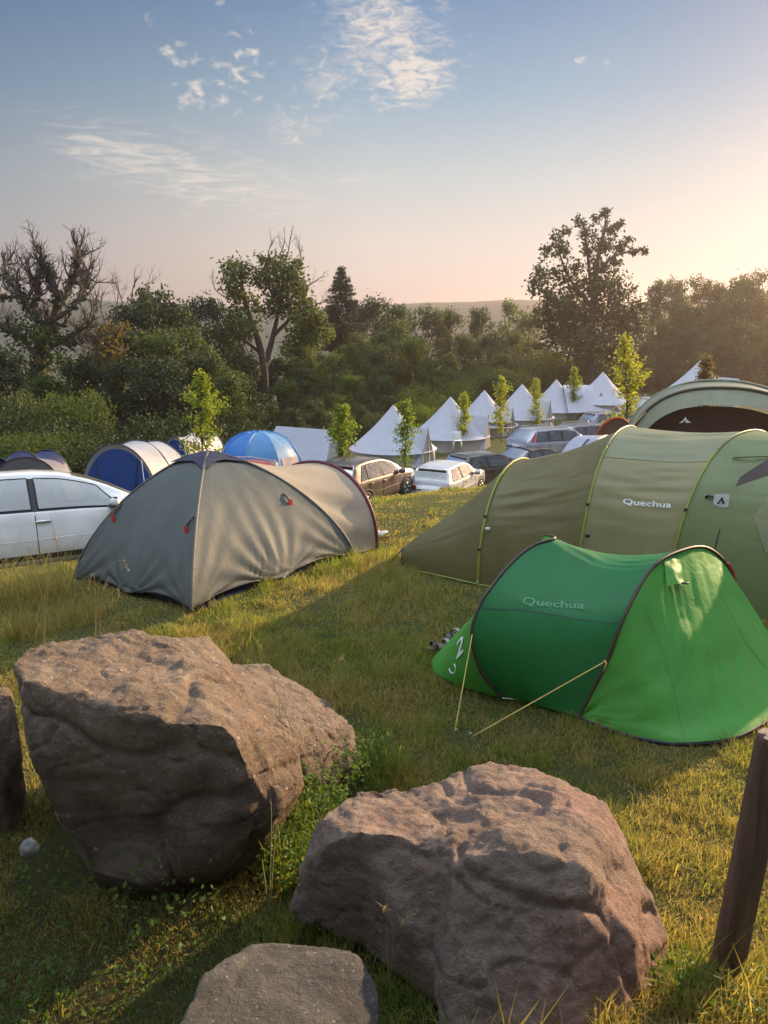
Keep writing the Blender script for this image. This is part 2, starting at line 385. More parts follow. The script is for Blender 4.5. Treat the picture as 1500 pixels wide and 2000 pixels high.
# ---------------------------------------------------------------- boulders and the post
def rockmat(name, a, b, c, speck=.5, mossy=.0):
    m, t, o = mat(name)
    tc2 = t.nodes.new('ShaderNodeTexCoord').outputs['Object']
    n1 = tnoise(t, 2.2, 6, .6, tc2, .4); n2 = tnoise(t, 11, 8, .68, tc2, .3); n3 = tnoise(t, 60, 6, .75, tc2); n4 = tnoise(t, 1.1, 3, .5, tc2)
    base = mixrgb(t, mrange(t, n1, .38, .62), a, b); base = mixrgb(t, mrange(t, n4, .48, .62), base, c)
    base = mixrgb(t, mrange(t, n2, .3, .62, .55, 0), base, tuple(x * .45 for x in a)); base = mixrgb(t, mrange(t, n3, .55, .75, 0, .5), base, tuple(min(1, x * 1.6) for x in b))
    v = t.nodes.new('ShaderNodeTexVoronoi'); v.inputs['Scale'].default_value = 17; t.links.new(tc2, v.inputs['Vector'])
    rsel = t.nodes.new('ShaderNodeSeparateColor'); t.links.new(v.outputs['Color'], rsel.inputs[0])
    spot = M('MULTIPLY', mrange(t, M('ADD', v.outputs['Distance'], M('MULTIPLY', n2, .25, tree=t), tree=t), .30, .24), mrange(t, rsel.outputs[0], .86, .865), tree=t)
    v2 = t.nodes.new('ShaderNodeTexVoronoi'); v2.inputs['Scale'].default_value = 75; t.links.new(tc2, v2.inputs['Vector'])
    rs2 = t.nodes.new('ShaderNodeSeparateColor'); t.links.new(v2.outputs['Color'], rs2.inputs[0])
    sp2 = M('MULTIPLY', mrange(t, v2.outputs['Distance'], .32, .22), mrange(t, rs2.outputs[1], .88, .89), tree=t)
    base = mixrgb(t, M('MULTIPLY', M('MAXIMUM', spot, sp2, tree=t), speck, tree=t), base, (.55, .5, .45))
    n5 = tnoise(t, 2.6, 9, .75, tc2, .5); base = mixrgb(t, mrange(t, n5, .5, .62, 0, .45), base, tuple(x * .38 for x in a)); n6 = tnoise(t, 3.1, 8, .72, tc2, .8); base = mixrgb(t, mrange(t, n6, .60, .70, 0, .6), base, tuple(min(1, x * 1.75) for x in b))
    h = M('ADD', M('MULTIPLY', n2, 1.0, tree=t), M('MULTIPLY', n3, .4, tree=t), tree=t); h = M('ADD', h, M('MULTIPLY', spot, .25, tree=t), tree=t)
    p = pbsdf(t, **{'Base Color': base, 'Roughness': .92, 'Normal': bump(t, h, 1.0, .045)}); p.inputs['Specular IOR Level'].default_value = .2
    t.links.new(p.outputs[0], o.inputs[0]); return m
def boulder(name, hulls, mtl, label, voxel=.0125, amp=.05, freq=2.3, seed=0, smooth=6, rough=.016, pits=()):
    bm = bmesh.new()
    for pts in hulls:
        vs = [bm.verts.new(p) for p in pts]; r = bmesh.ops.convex_hull(bm, input=vs)
        bmesh.ops.delete(bm, geom=[v for v in set(r['geom_interior']) if isinstance(v, bmesh.types.BMVert)], context='VERTS')
    me = bpy.data.meshes.new('tmp'); bm.to_mesh(me); bm.free()
    o = bpy.data.objects.new('tmp', me); COL.objects.link(o); md = o.modifiers.new('r', 'REMESH'); md.mode = 'VOXEL'; md.voxel_size = voxel
    sm = o.modifiers.new('s', 'SMOOTH'); sm.iterations = smooth; sm.factor = .5
    dg = bpy.context.evaluated_depsgraph_get(); dg.update(); m2 = bpy.data.meshes.new_from_object(o.evaluated_get(dg)); bpy.data.objects.remove(o)
    n = len(m2.vertices); V = np.empty(n * 3, np.float32); m2.vertices.foreach_get('co', V); V = V.reshape(-1, 3).astype(float)
    Nn = np.empty(n * 3, np.float32); m2.vertex_normals.foreach_get('vector', Nn); Nn = Nn.reshape(-1, 3).astype(float)
    d = amp * .75 * fbm(V * freq * .8, 2, seed, .4); cr = np.abs(fbm(V * freq * .7 + 5, 2, seed + 40)); d = d - amp * .55 * np.exp(-(cr / .05) ** 2) - amp * .25 * np.exp(-(np.abs(fbm(V * np.array([1.2, 1.2, 3.4]) * freq * .8 + 9, 2, seed + 50)) / .04) ** 2)
    ledge = fbm(V * np.array([2.5, 2.5, 9]), 3, seed + 9); d = d + amp * .22 * ledge
    up = np.clip(Nn[:, 2] * .6 + .5, .35, 1)
    d = d + rough * .55 * fbm(V * 11, 4, seed + 3, .66) * up + rough * .28 * fbm(V * 38, 3, seed + 4, .6) * up
    for (c, r, k) in pits:
        d = d - k * np.exp(-((V - np.array(c)) ** 2).sum(1) / r ** 2)
    V = V + Nn * d[:, None]
    c = V.mean(0); base = np.array([c[0], c[1], V[:, 2].min() + .05])
    m2.vertices.foreach_set('co', (V - base).astype(np.float32).ravel()); m2.materials.clear(); m2.materials.append(mtl)
    m2.polygons.foreach_set('use_smooth', np.full(len(m2.polygons), True)); m2.update(); m2.name = name
    o = bpy.data.objects.new(name, m2); COL.objects.link(o); o.location = base
    return tag(o, label, 'boulder', 'boulders at the edge of the lawn')
A3 = lambda L_: [at(*p) for p in L_]
def sink(L_, z=-.1): return [np.array([p[0], p[1], z]) for p in L_]
MR1 = rockmat('brown_rock', (.245, .182, .135), (.37, .285, .215), (.24, .165, .12), .8)
MR2 = rockmat('pink_rock', (.29, .21, .168), (.40, .31, .25), (.41, .245, .195), .35)
MR3 = rockmat('grey_rock', (.14, .13, .12), (.20, .19, .17), (.12, .11, .105), .55)
h1 = A3([(22, 1292, 3.35), (55, 1262, 3.6), (150, 1245, 3.8), (270, 1240, 3.85), (335, 1262, 3.75), (470, 1350, 3.55), (592, 1440, 3.42), (602, 1530, 3.3), (520, 1615, 3.12),
         (40, 1330, 3.1), (250, 1398, 2.98), (440, 1415, 3.0), (485, 1490, 2.98), (400, 1640, 2.95), (60, 1480, 3.0), (100, 1610, 3.0), (170, 1715, 2.98), (280, 1738, 2.96), (410, 1695, 2.98), (540, 1590, 3.1)])
h1 += [np.array(p) for p in ((-1.75, 4.2, .2), (-.6, 4.3, .15), (-1.7, 4.1, .9), (-1.0, 4.25, .95), (-.45, 3.9, .15), (-1.3, 3.3, -.05), (-.7, 3.3, -.05))]
P1 = at(400, 1560, 3.0)
boulder('boulder', [h1], MR1, 'largest brown boulder with a flat top and white flecks, left of the pink boulder', amp=.045, freq=2.1, seed=3, smooth=5,
        pits=[((P1[0] - .02, P1[1] - .02, P1[2]), .10, .06), (tuple(at(300, 1330, 3.4)), .12, .03), (tuple(at(200, 1640, 2.98)), .2, .05)])
h1b = A3([(425, 1292, 4.75), (520, 1298, 4.75), (645, 1372, 4.5), (690, 1420, 4.32), (704, 1485, 4.15), (650, 1530, 3.95), (600, 1520, 3.85), (450, 1330, 4.3), (560, 1420, 3.95)])
h1b += sink(h1b, -.05)
boulder('boulder', [h1b], MR1, 'low brown boulder wedged behind the largest boulder, sunlit on its sloping top', amp=.03, freq=2.6, seed=11, smooth=4)
h2a = A3([(573, 1775, 2.7), (588, 1690, 2.7), (625, 1598, 2.78), (690, 1532, 3.0), (770, 1528, 3.05), (850, 1556, 3.05), (880, 1640, 2.6), (700, 1622, 2.6), (640, 1648, 2.62), (850, 1860, 2.5), (690, 1840, 2.6), (590, 1800, 2.68)])
h2a += [np.array((-.1, 3.5, .2)), np.array((.35, 3.5, .2)), np.array((.3, 2.7, .2)), np.array((-.2, 2.9, .2))]
h2b = A3([(850, 1535, 3.12), (900, 1498, 3.2), (965, 1486, 3.25), (1050, 1492, 3.22), (1105, 1512, 3.1), (1185, 1566, 2.95), (1225, 1645, 2.82), (1275, 1745, 2.66), (1308, 1830, 2.55), (1312, 1950, 2.42),
          (885, 1690, 2.44), (1000, 1652, 2.44), (1140, 1692, 2.38), (1245, 1850, 2.3), (852, 1850, 2.38), (870, 2030, 2.1), (1050, 2040, 2.03), (1230, 2020, 2.12)])
h2b += [np.array(p) for p in ((.4, 3.6, .2), (.9, 3.6, .2), (1.15, 3.0, .2), (.9, 2.4, .3), (.3, 2.5, .3))]
h2c = A3([(770, 1534, 3.02), (850, 1540, 3.06), (905, 1512, 3.15), (880, 1620, 2.62), (700, 1640, 2.62), (985, 1665, 2.5), (850, 1830, 2.46), (690, 1835, 2.64), (900, 1990, 2.22)]) + [np.array((.3, 3.4, .2)), np.array((.6, 3.4, .2)), np.array((.4, 2.6, .2))]
boulder('boulder', [h2a, h2b, h2c], MR2, 'broad pinkish brown boulder with two humps, beside the wooden post', amp=.042, freq=2.2, seed=21, smooth=4,
        pits=[(tuple(at(1010, 1590, 2.8)), .10, .05), (tuple(at(870, 1600, 2.8)), .09, .05), (tuple(at(1190, 1700, 2.5)), .07, .03)])
h3 = A3([(395, 1895, 2.02), (490, 1832, 2.2), (560, 1836, 2.22), (700, 1858, 2.18), (738, 1930, 2.06), (742, 2030, 1.9), (330, 2030, 1.78), (600, 2050, 1.8)])
h3 += sink(h3, .15)
boulder('boulder', [h3], MR3, 'low flat grey stone lying in front of the pink boulder', voxel=.012, amp=.014, freq=3, seed=31, smooth=4, rough=.006)
h4 = A3([(-150, 1350, 3.75), (-60, 1325, 3.9), (22, 1338, 3.95), (34, 1400, 3.85), (36, 1470, 3.75), (10, 1540, 3.6), (-150, 1560, 3.5), (-40, 1400, 3.6)]); h4 += sink(h4, -.1)
boulder('boulder', [h4], MR1, 'dark brown boulder cut off by the left edge, behind the largest boulder', voxel=.02, amp=.03, seed=51, smooth=4)
def pebble(px, py, Y, r, seed, label):
    c = at(px, py, Y); bm = bmesh.new(); bmesh.ops.create_icosphere(bm, subdivisions=3, radius=1); V = np.array([v.co[:] for v in bm.verts]); Fc = [[v.index for v in f.verts] for f in bm.faces]; bm.free()
    V = V * (1 + .28 * fbm(V * 1.3, 3, seed))[:, None] * np.array([r, r * .8, r * 1.05])
    o = obj('stone', V, Fc, plain('pale_stone', (.24, .235, .22), .95, var=.35, scale=40)); o.location = c; tag(o, label, 'stone')
pebble(56, 1655, 2.72, .033, 4, 'small pale stone in the shade left of the largest boulder')

def build_post():
    b = at(1417, 1905, 2.35); tp = at(1512, 1438, 2.35); d = (tp - b); n = 24; m, t, o = mat('weathered_post')
    tc2 = t.nodes.new('ShaderNodeTexCoord').outputs['Object']; mp = t.nodes.new('ShaderNodeMapping'); mp.inputs['Scale'].default_value = (38, 38, 2.2); t.links.new(tc2, mp.inputs[0])
    g = tnoise(t, 1, 6, .65, mp.outputs[0], .6); g2 = tnoise(t, 5, 4, .5, tc2)
    c = mixrgb(t, mrange(t, g, .35, .65), (.085, .05, .032), (.17, .11, .072)); c = mixrgb(t, mrange(t, g2, .45, .65, 0, .6), c, (.085, .06, .045))
    p = pbsdf(t, **{'Base Color': c, 'Roughness': .85, 'Normal': bump(t, g, .8, .012)}); t.links.new(p.outputs[0], o.inputs[0])
    r0 = .056; rows = []
    hs = [-.2, 0, .1, .25, .4, .55, .7, .85, .955, .985, 1.0, 1.0]; rs = [1.04, 1.03, 1.02, 1.0, 1.0, .99, .985, .98, .975, .94, .86, 0.02]
    for h, s in zip(hs, rs):
        c0 = b + d * h; a = np.linspace(0, 2 * math.pi, n, endpoint=False)
        rr = r0 * s * (1 + .03 * np.cos(3 * a + h * 2) + .02 * np.cos(7 * a))
        rows.append(np.stack([c0[0] + rr * np.cos(a), c0[1] + rr * np.sin(a), np.full(n, c0[2]) + (.006 * np.cos(a * 2) if h > .9 else 0)], -1))
    root = thing('fence_post', 'weathered round wooden post leaning at the right edge beside the pink boulder', 'post', tuple(b))
    MB().grid(rows, close=True).build('post_shaft', m, root)
    e = plain('end_grain', (.30, .25, .20), .9, var=.35, scale=60)
    a = np.linspace(0, 2 * math.pi, n, endpoint=False); c1 = tp + np.array([0, 0, .004])
    G = [np.stack([c1[0] + k * r0 * .85 * np.cos(a), c1[1] + k * r0 * .85 * np.sin(a), np.full(n, c1[2]) + (1 - k) * .004], -1) for k in (1, .7, .4, .02)]
    MB().grid(G, close=True).build('end_grain_face', e, root)
build_post()

# ---------------------------------------------------------------- tents
def nrm(G):
    """normals of a (a,b,3) grid"""
    du = np.gradient(G, axis=0); dv = np.gradient(G, axis=1); n = np.cross(du, dv); return n / (np.linalg.norm(n, axis=2)[..., None] + 1e-9)
def foldn(a, b, fv, fu, seed, skew=0.0):
    """uneven creases that run along the first direction of an (a,b) sheet"""
    u, v = np.meshgrid(np.linspace(0, 1, a), np.linspace(0, 1, b), indexing='ij'); q = np.stack([u.ravel() * fu, v.ravel() * fv + skew * u.ravel(), 0 * u.ravel()], -1)
    return (.62 - 1.9 * np.abs(fbm(q, 2, seed, .45))).reshape(a, b)
def superarch(near, top, far, n=41, p=2.2, q=2.2):
    """arch of a tent pole from foot to foot through the top; the top may lean sideways"""
    near, top, far = [np.asarray(v, float) for v in (near, top, far)]
    a = np.linspace(0, math.pi, n); c = np.cos(a); s = np.sin(a); mid = (near + far) / 2; half = (near - far) / 2
    X = np.sign(c) * np.abs(c) ** (2 / p); Y = np.abs(s) ** (2 / q)
    return mid + X[:, None] * half + Y[:, None] * (top - mid)
def lab(name, G, v0, v1, u0, u1): pass
def text_mesh(body, size=1.0, extrude=0.0, sx=1.0, shear=0.0, off=0.0):
    cu = bpy.data.curves.new('t', 'FONT'); cu.body = body; cu.size = size; cu.align_x = 'CENTER'; cu.align_y = 'CENTER'; cu.shear = shear; cu.offset = off; cu.resolution_u = 4
    o = bpy.data.objects.new('t', cu); COL.objects.link(o); dg = bpy.context.evaluated_depsgraph_get(); dg.update()
    me = bpy.data.meshes.new_from_object(o.evaluated_get(dg)); bpy.data.objects.remove(o)
    bm = bmesh.new(); bm.from_mesh(me); bmesh.ops.triangulate(bm, faces=bm.faces[:])
    for _ in range(2): bmesh.ops.subdivide_edges(bm, edges=[e for e in bm.edges if e.calc_length() > size * .12], cuts=1)
    bmesh.ops.triangulate(bm, faces=bm.faces[:])
    V = np.array([v.co[:] for v in bm.verts]); Fc = [[v.index for v in f.verts] for f in bm.faces]; bm.free(); V[:, 0] *= sx
    return V, Fc
class Sheet:
    """samples a grid of points bilinearly, for laying seams, prints and labels on cloth"""
    def __init__(s, G): s.G = np.asarray(G, float); s.Nn = nrm(s.G); s.flip = 1
    def __call__(s, u, v, off=0.0):
        a, b = s.G.shape[:2]; u = np.clip(np.asarray(u, float), 0, 1) * (a - 1); v = np.clip(np.asarray(v, float), 0, 1) * (b - 1)
        i = np.minimum(u.astype(int), a - 2); j = np.minimum(v.astype(int), b - 2); fu = (u - i)[..., None]; fv = (v - j)[..., None]
        f = lambda A: A[i, j] * (1 - fu) * (1 - fv) + A[i + 1, j] * fu * (1 - fv) + A[i, j + 1] * (1 - fu) * fv + A[i + 1, j + 1] * fu * fv
        return f(s.G) + off * s.flip * f(s.Nn)
    def near(s, px, py):
        """grid parameters of the spot seen at a place of the photograph"""
        d = ray(px, py); d = d / np.linalg.norm(d); P = s.G - np.array([0, 0, CAMZ]); t = P @ d; e = np.linalg.norm(P - t[..., None] * d, axis=2) + np.maximum(0, t[...] - t.min()) * .02
        k = np.unravel_index(np.argmin(e), e.shape); return k[0] / (s.G.shape[0] - 1), k[1] / (s.G.shape[1] - 1)
def face_cam(S):
    c = np.array([0, 0, CAMZ]); S.flip = 1 if ((c - S.G) * S.Nn).sum() > 0 else -1; return S
def logo_on(S, px, py, wpx, body, mtl, parent, name, sx=1.0, rows=None, ang=None, off=.006, shear=0):
    """writes words on a sheet round a spot, running the way the photograph's run"""
    V, Fc = text_mesh(body, 1.0, sx=sx, shear=shear, off=.012); c = at_sheet(S, px, py); x = at_sheet(S, px + wpx / 2, py + (ang or 0)); ax = x - c; wl = np.linalg.norm(ax) * 2; ax /= np.linalg.norm(ax)
    u, v = S.near(px, py); n = S(np.array(u), np.array(v), 1.0) - S(np.array(u), np.array(v)); up = np.cross(n, ax); up /= np.linalg.norm(up)
    if up[2] < 0: up = -up
    k = wl / (V[:, 0].max() - V[:, 0].min()); Q = c + V[:, :1] * k * ax + V[:, 1:2] * k * up
    # drop each point on the cloth
    H = S.G.reshape(-1, 3); HN = S.Nn.reshape(-1, 3) * S.flip; out = []
    for q in Q:
        d2 = ((H - q) ** 2).sum(1); kk = np.argpartition(d2, 6)[:6]; w = 1 / (d2[kk] + 1e-5); w /= w.sum(); pn = (HN[kk] * w[:, None]).sum(0); pn /= np.linalg.norm(pn); pp = (H[kk] * w[:, None]).sum(0)
        out.append(q + pn * ((pp - q) @ pn + off))
    return obj(name, np.array(out), Fc, mtl, parent, False)
def at_sheet(S, px, py):
    u, v = S.near(px, py); p = S(np.array(u), np.array(v)); return at(px, py, p[1])
def strip(S, uv, width, off, mtl, parent, name, n=24):
    """a flat band laid along a path of sheet parameters"""
    uv = catmull(uv, n) if len(uv) > 2 else np.linspace(uv[0], uv[1], n); P = S(uv[:, 0], uv[:, 1], off); Nn = S(uv[:, 0], uv[:, 1], off + 1) - P
    T = np.gradient(P, axis=0); B = np.cross(T, Nn); B /= np.linalg.norm(B, axis=1)[:, None]
    return MB().grid(np.stack([P - B * width / 2, P + B * width / 2], 1)).build(name, mtl, parent)
def guy(mb, a, b, r=.004, sag=.0):
    t = np.linspace(0, 1, 8)[:, None]; P = np.asarray(a) * (1 - t) + np.asarray(b) * t; P[:, 2] -= sag * np.sin(np.pi * t[:, 0]); return mb.tube(P, r, 5)
def peg(p, parent, mtl=None):
    m = MB().tube([np.array(p) + (0, 0, -.03), np.array(p) + (.0, 0, .035), np.array(p) + (.02, .0, .045)], .005, 5); return m.build('tent_peg', mtl or M_STEEL, parent)
def wrinkle(G, amp, seed, fu=3, fv=14, mask=None):
    a, b = G.shape[:2]; u, v = np.meshgrid(np.linspace(0, 1, a), np.linspace(0, 1, b), indexing='ij')
    h = fbm(np.stack([u.ravel() * fu, v.ravel() * fv, np.zeros(a * b)], -1), 3, seed, .45).reshape(a, b)
    if mask is not None: h = h * mask
    return G + nrm(G) * (amp * h)[..., None]

# --- dome tent
def dome_tent():
    Fp, Lp, Rp, Bp = [np.array(p) for p in ((-1.81, 7.1, 0.02), (-3.56, 8.74, -.23), (-.36, 9.1, -.03), (-2.1, 10.72, -.28))]
    Ap = np.array([-1.98, 8.9, 1.25]); C = np.array([Ap[0], Ap[1], 0.0])
    root = thing('dome_tent', 'weathered olive grey dome tent with a porch and red toggles, pitched beside the white car', 'tent', (C[0], C[1], g1(C[0], C[1])))
    cloth = fabric('olive_cloth', (.10, .112, .105), .2, .6, wr=.4, ws=8); porch = fabric('beige_cloth', (.37, .30, .22), .22, .6, wr=.5, ws=8)
    dark = fabric('navy_cap', (.035, .032, .055), .08, .4); M_POLE = fabric('maroon_sleeve', (.11, .022, .03), .08, .5); M_EDGE = fabric('grey_sleeve', (.12, .11, .09), .1, .5)
    P = 1.45
    def prof(v): a = v * math.pi / 2; return np.cos(a) ** (2 / P), np.sin(a) ** (2 / P)
    def edge(K, n=40):
        v = np.linspace(0, 1, n); r, h = prof(v); return (C + (K - C) * r[:, None]) * np.array([1, 1, 0]) + np.stack([0 * v, 0 * v, K[2] * (1 - h) + Ap[2] * h], -1)
    nu, nv = 44, 60; v = np.linspace(0, 1, nv); r, h = prof(v); u = np.linspace(0, 1, nu)
    def face(K1, K2, scal, sag, seed, wamp):
        hem = K1 + (K2 - K1) * u[:, None]; inw = (C - (K1 + K2) / 2)[:2]; inw /= np.linalg.norm(inw)
        sc = scal(u); G = np.zeros((nu, nv, 3))
        sg = sag * np.sin(np.pi * u)[:, None] * np.sin(np.pi * np.clip(v, 0, 1)) ** .8
        G[..., 0] = C[0] + (hem[:, None, 0] - C[0]) * r + inw[0] * sg; G[..., 1] = C[1] + (hem[:, None, 1] - C[1]) * r + inw[1] * sg
        lift = .035 + .055 * np.abs(sc)
        G[..., 2] = (hem[:, 2] + lift)[:, None] * (1 - h) + Ap[2] * h
        G[..., 0] += (inw[0] * .06 * np.abs(sc))[:, None] * (1 - h); G[..., 1] += (inw[1] * .06 * np.abs(sc))[:, None] * (1 - h)
        if G[20, 20, 2] > 0:
            # pleats that start at the pegged points of the hem
            pl = np.zeros((nu, nv))
            for (c0, kx, s_) in ((.0, 16, 1.0), (.5, 18, 1.0), (1.0, 16, .8)):
                ang = np.arctan2((u[:, None] - c0), v[None, :] * .8 + .03); dist = np.hypot(u[:, None] - c0, v[None, :] * .8)
                pl += s_ * np.sin(ang * kx + seed) * np.exp(-(dist / .28) ** 2)
            mask = np.sin(np.pi * u)[:, None] ** .4 * np.clip((1 - v) * 2, 0, 1)
            G = G + nrm(G) * (wamp * pl * mask)[..., None]
        return wrinkle(G, .006, seed, 5, 5)
    half = lambda u: np.abs(np.sin(2 * np.pi * u)) ** .9
    sheets = {}
    for K1, K2, seed in ((Lp, Fp, 1), (Fp, Rp, 2), (Rp, Bp, 3), (Bp, Lp, 4)):
        G = face(K1, K2, half, 0.035, seed, .018 if seed < 3 else .006); sheets[seed] = face_cam(Sheet(G))
        MB().grid(G).build('flysheet', cloth, root)
    for K in (Lp, Fp, Rp, Bp):
        e = edge(K); c3 = C + np.array([0, 0, .3]); d = e - c3; e = e + d / np.linalg.norm(d, axis=1)[:, None] * .012
        MB().tube(e[1:], .014, 7).build('pole_sleeve', M_EDGE, root)
    # cap over the crossing of the poles
    a = np.linspace(0, 2 * math.pi, 4, endpoint=False); G = []
    for k in np.linspace(0, 1, 10):
        row = []
        for (K1, K2) in ((Lp, Fp), (Fp, Rp), (Rp, Bp), (Bp, Lp)):
            for w in np.linspace(0, 1, 8, endpoint=False):
                dip = 1 - .22 * math.sin(math.pi * w); vv = 1 - k * .25 * dip; aa = vv * math.pi / 2; rr, hh = math.cos(aa) ** (2 / P), math.sin(aa) ** (2 / P)
                Kq = K1 + (K2 - K1) * w; row.append([C[0] + (Kq[0] - C[0]) * rr * 1.02, C[1] + (Kq[1] - C[1]) * rr * 1.02, Ap[2] * hh + .022])
        G.append(row)
    G = np.array(G); G = wrinkle(G, .008, 8, 3, 10); MB().grid(G, close=True).build('vent_cap', dark, root)
    # porch: from an arch on the R-B face to the maroon hoop
    n = 41; vv = np.linspace(0, 1, n)
    hoop = superarch((-.10, 9.37, -.02), (-.93, 10.22, .90), (-1.85, 11.05, -.3), n, 2.1, 2.0)
    S3 = sheets[3]; uu = np.linspace(0, 1, n); arch = []
    e1, e2 = edge(Rp, 60), edge(Bp, 60)
    for t in uu:
        if t < .34: arch.append(e1[int(t / .34 * 47)])
        elif t > .66: arch.append(e2[int((1 - t) / .34 * 47)])
        else:
            w = (t - .34) / .32; arch.append(e1[47] * (1 - w) + e2[47] * w + np.array([0, 0, .02 * math.sin(math.pi * w)]))
    arch = np.array(arch); k = 20; f = np.linspace(0, 1, k); G = arch[None] * (1 - f)[:, None, None] + hoop[None] * f[:, None, None]
    sag = np.sin(np.pi * f)[:, None] * np.sin(np.pi * uu)[None, :] ** .7; G[..., 2] -= .075 * sag
    folds = np.sin(uu[None, :] * 46 + f[:, None] * 3 + 1.5 * np.sin(uu[None, :] * 9)) * np.sin(np.pi * f)[:, None] ** .7 * np.clip(1.1 - np.abs(uu[None, :] - .2) * 2.2, 0, 1)
    G = G + nrm(G) * (.017 * folds)[..., None]; G[:, 0, 2] += .03
    MB().grid(G).build('porch', porch, root)
    f2 = np.linspace(0, 1, 10); base = hoop[[0]] * (1 - uu)[:, None] + hoop[[-1]] * uu[:, None] + np.array([.28, .3, 0]) * np.sin(np.pi * uu)[:, None]
    MB().grid(hoop[None] * (1 - f2)[:, None, None] + base[None] * f2[:, None, None]).build('door', porch, root)
    d = np.array([.75, .66, 0]); MB().tube(hoop + np.array([.012, .012, .012]), .024, 8).build('hoop', M_POLE, root)
    # dark hem tape and the groundsheet edge
    for s in (1, 2):
        G = sheets[s].G; MB().tube(G[1:-1, 0] + np.array([0, 0, -.004]), .011, 5).build('hem_tape', M_BLACK, root)
    gs = plain('groundsheet', (.045, .045, .07), .95); zz = .035
    ring = [Lp, (Lp + Fp) / 2 + (.10, .14, 0), Fp + (.05, .10, 0), (Fp + Rp) / 2 + (-.06, .12, 0), Rp + (-.1, .05, 0), Bp]; ring = [np.array([p[0], p[1], g1(p[0], p[1])]) for p in ring]
    V = [p + (0, 0, -.03) for p in ring] + [p + (0, 0, .035) for p in ring]; k = len(ring)
    obj('groundsheet', V, [(i, (i + 1) % k, k + (i + 1) % k, k + i) for i in range(k)] + [tuple(range(k, 2 * k))], gs, root)
    # straps with red toggles
    for (s, x0, y0, x1, y1) in ((1, 240, 985, 225, 1010), (1, 380, 1010, 368, 1034), (2, 552, 965, 564, 982)):
        S = sheets[s]; a_ = at_sheet(S, x0, y0); b_ = at_sheet(S, x1, y1); n_ = S(*[np.array(q) for q in S.near(x1, y1)], 1.0) - S(*[np.array(q) for q in S.near(x1, y1)])
        n_ = np.asarray(n_); n_ = n_ / np.linalg.norm(n_); a_ = a_ + n_ * .01; b_ = b_ + n_ * .03
        st = MB().tube([a_, (a_ + b_) / 2 + n_ * .01, b_], .010, 6).build('strap', M_BLACK, root)
        x = np.cross(n_, (0, 0, 1)); x /= np.linalg.norm(x); m_ = MB(); Vt = []
        for (w, z) in ((.011, .02), (.026, .0), (.03, -.045), (.02, -.075)):
            for sx, sn in ((-1, -1), (1, -1), (1, 1), (-1, 1)): Vt.append(b_ + x * w * sx + n_ * .012 * sn + np.array([0, 0, z]))
        m_.add(Vt, [(i * 4 + j, i * 4 + (j + 1) % 4, i * 4 + 4 + (j + 1) % 4, i * 4 + 4 + j) for i in range(3) for j in range(4)] + [(3, 2, 1, 0), (12, 13, 14, 15)])
        m_.build('toggle', M_RED, root, smooth=False)
    for p in (Fp, (Fp + Rp) / 2 + np.array([.02, -.03, 0]), Rp, hoop[0]): peg((p[0], p[1], g1(p[0], p[1]) + .01), root)
    return root
dome_tent()

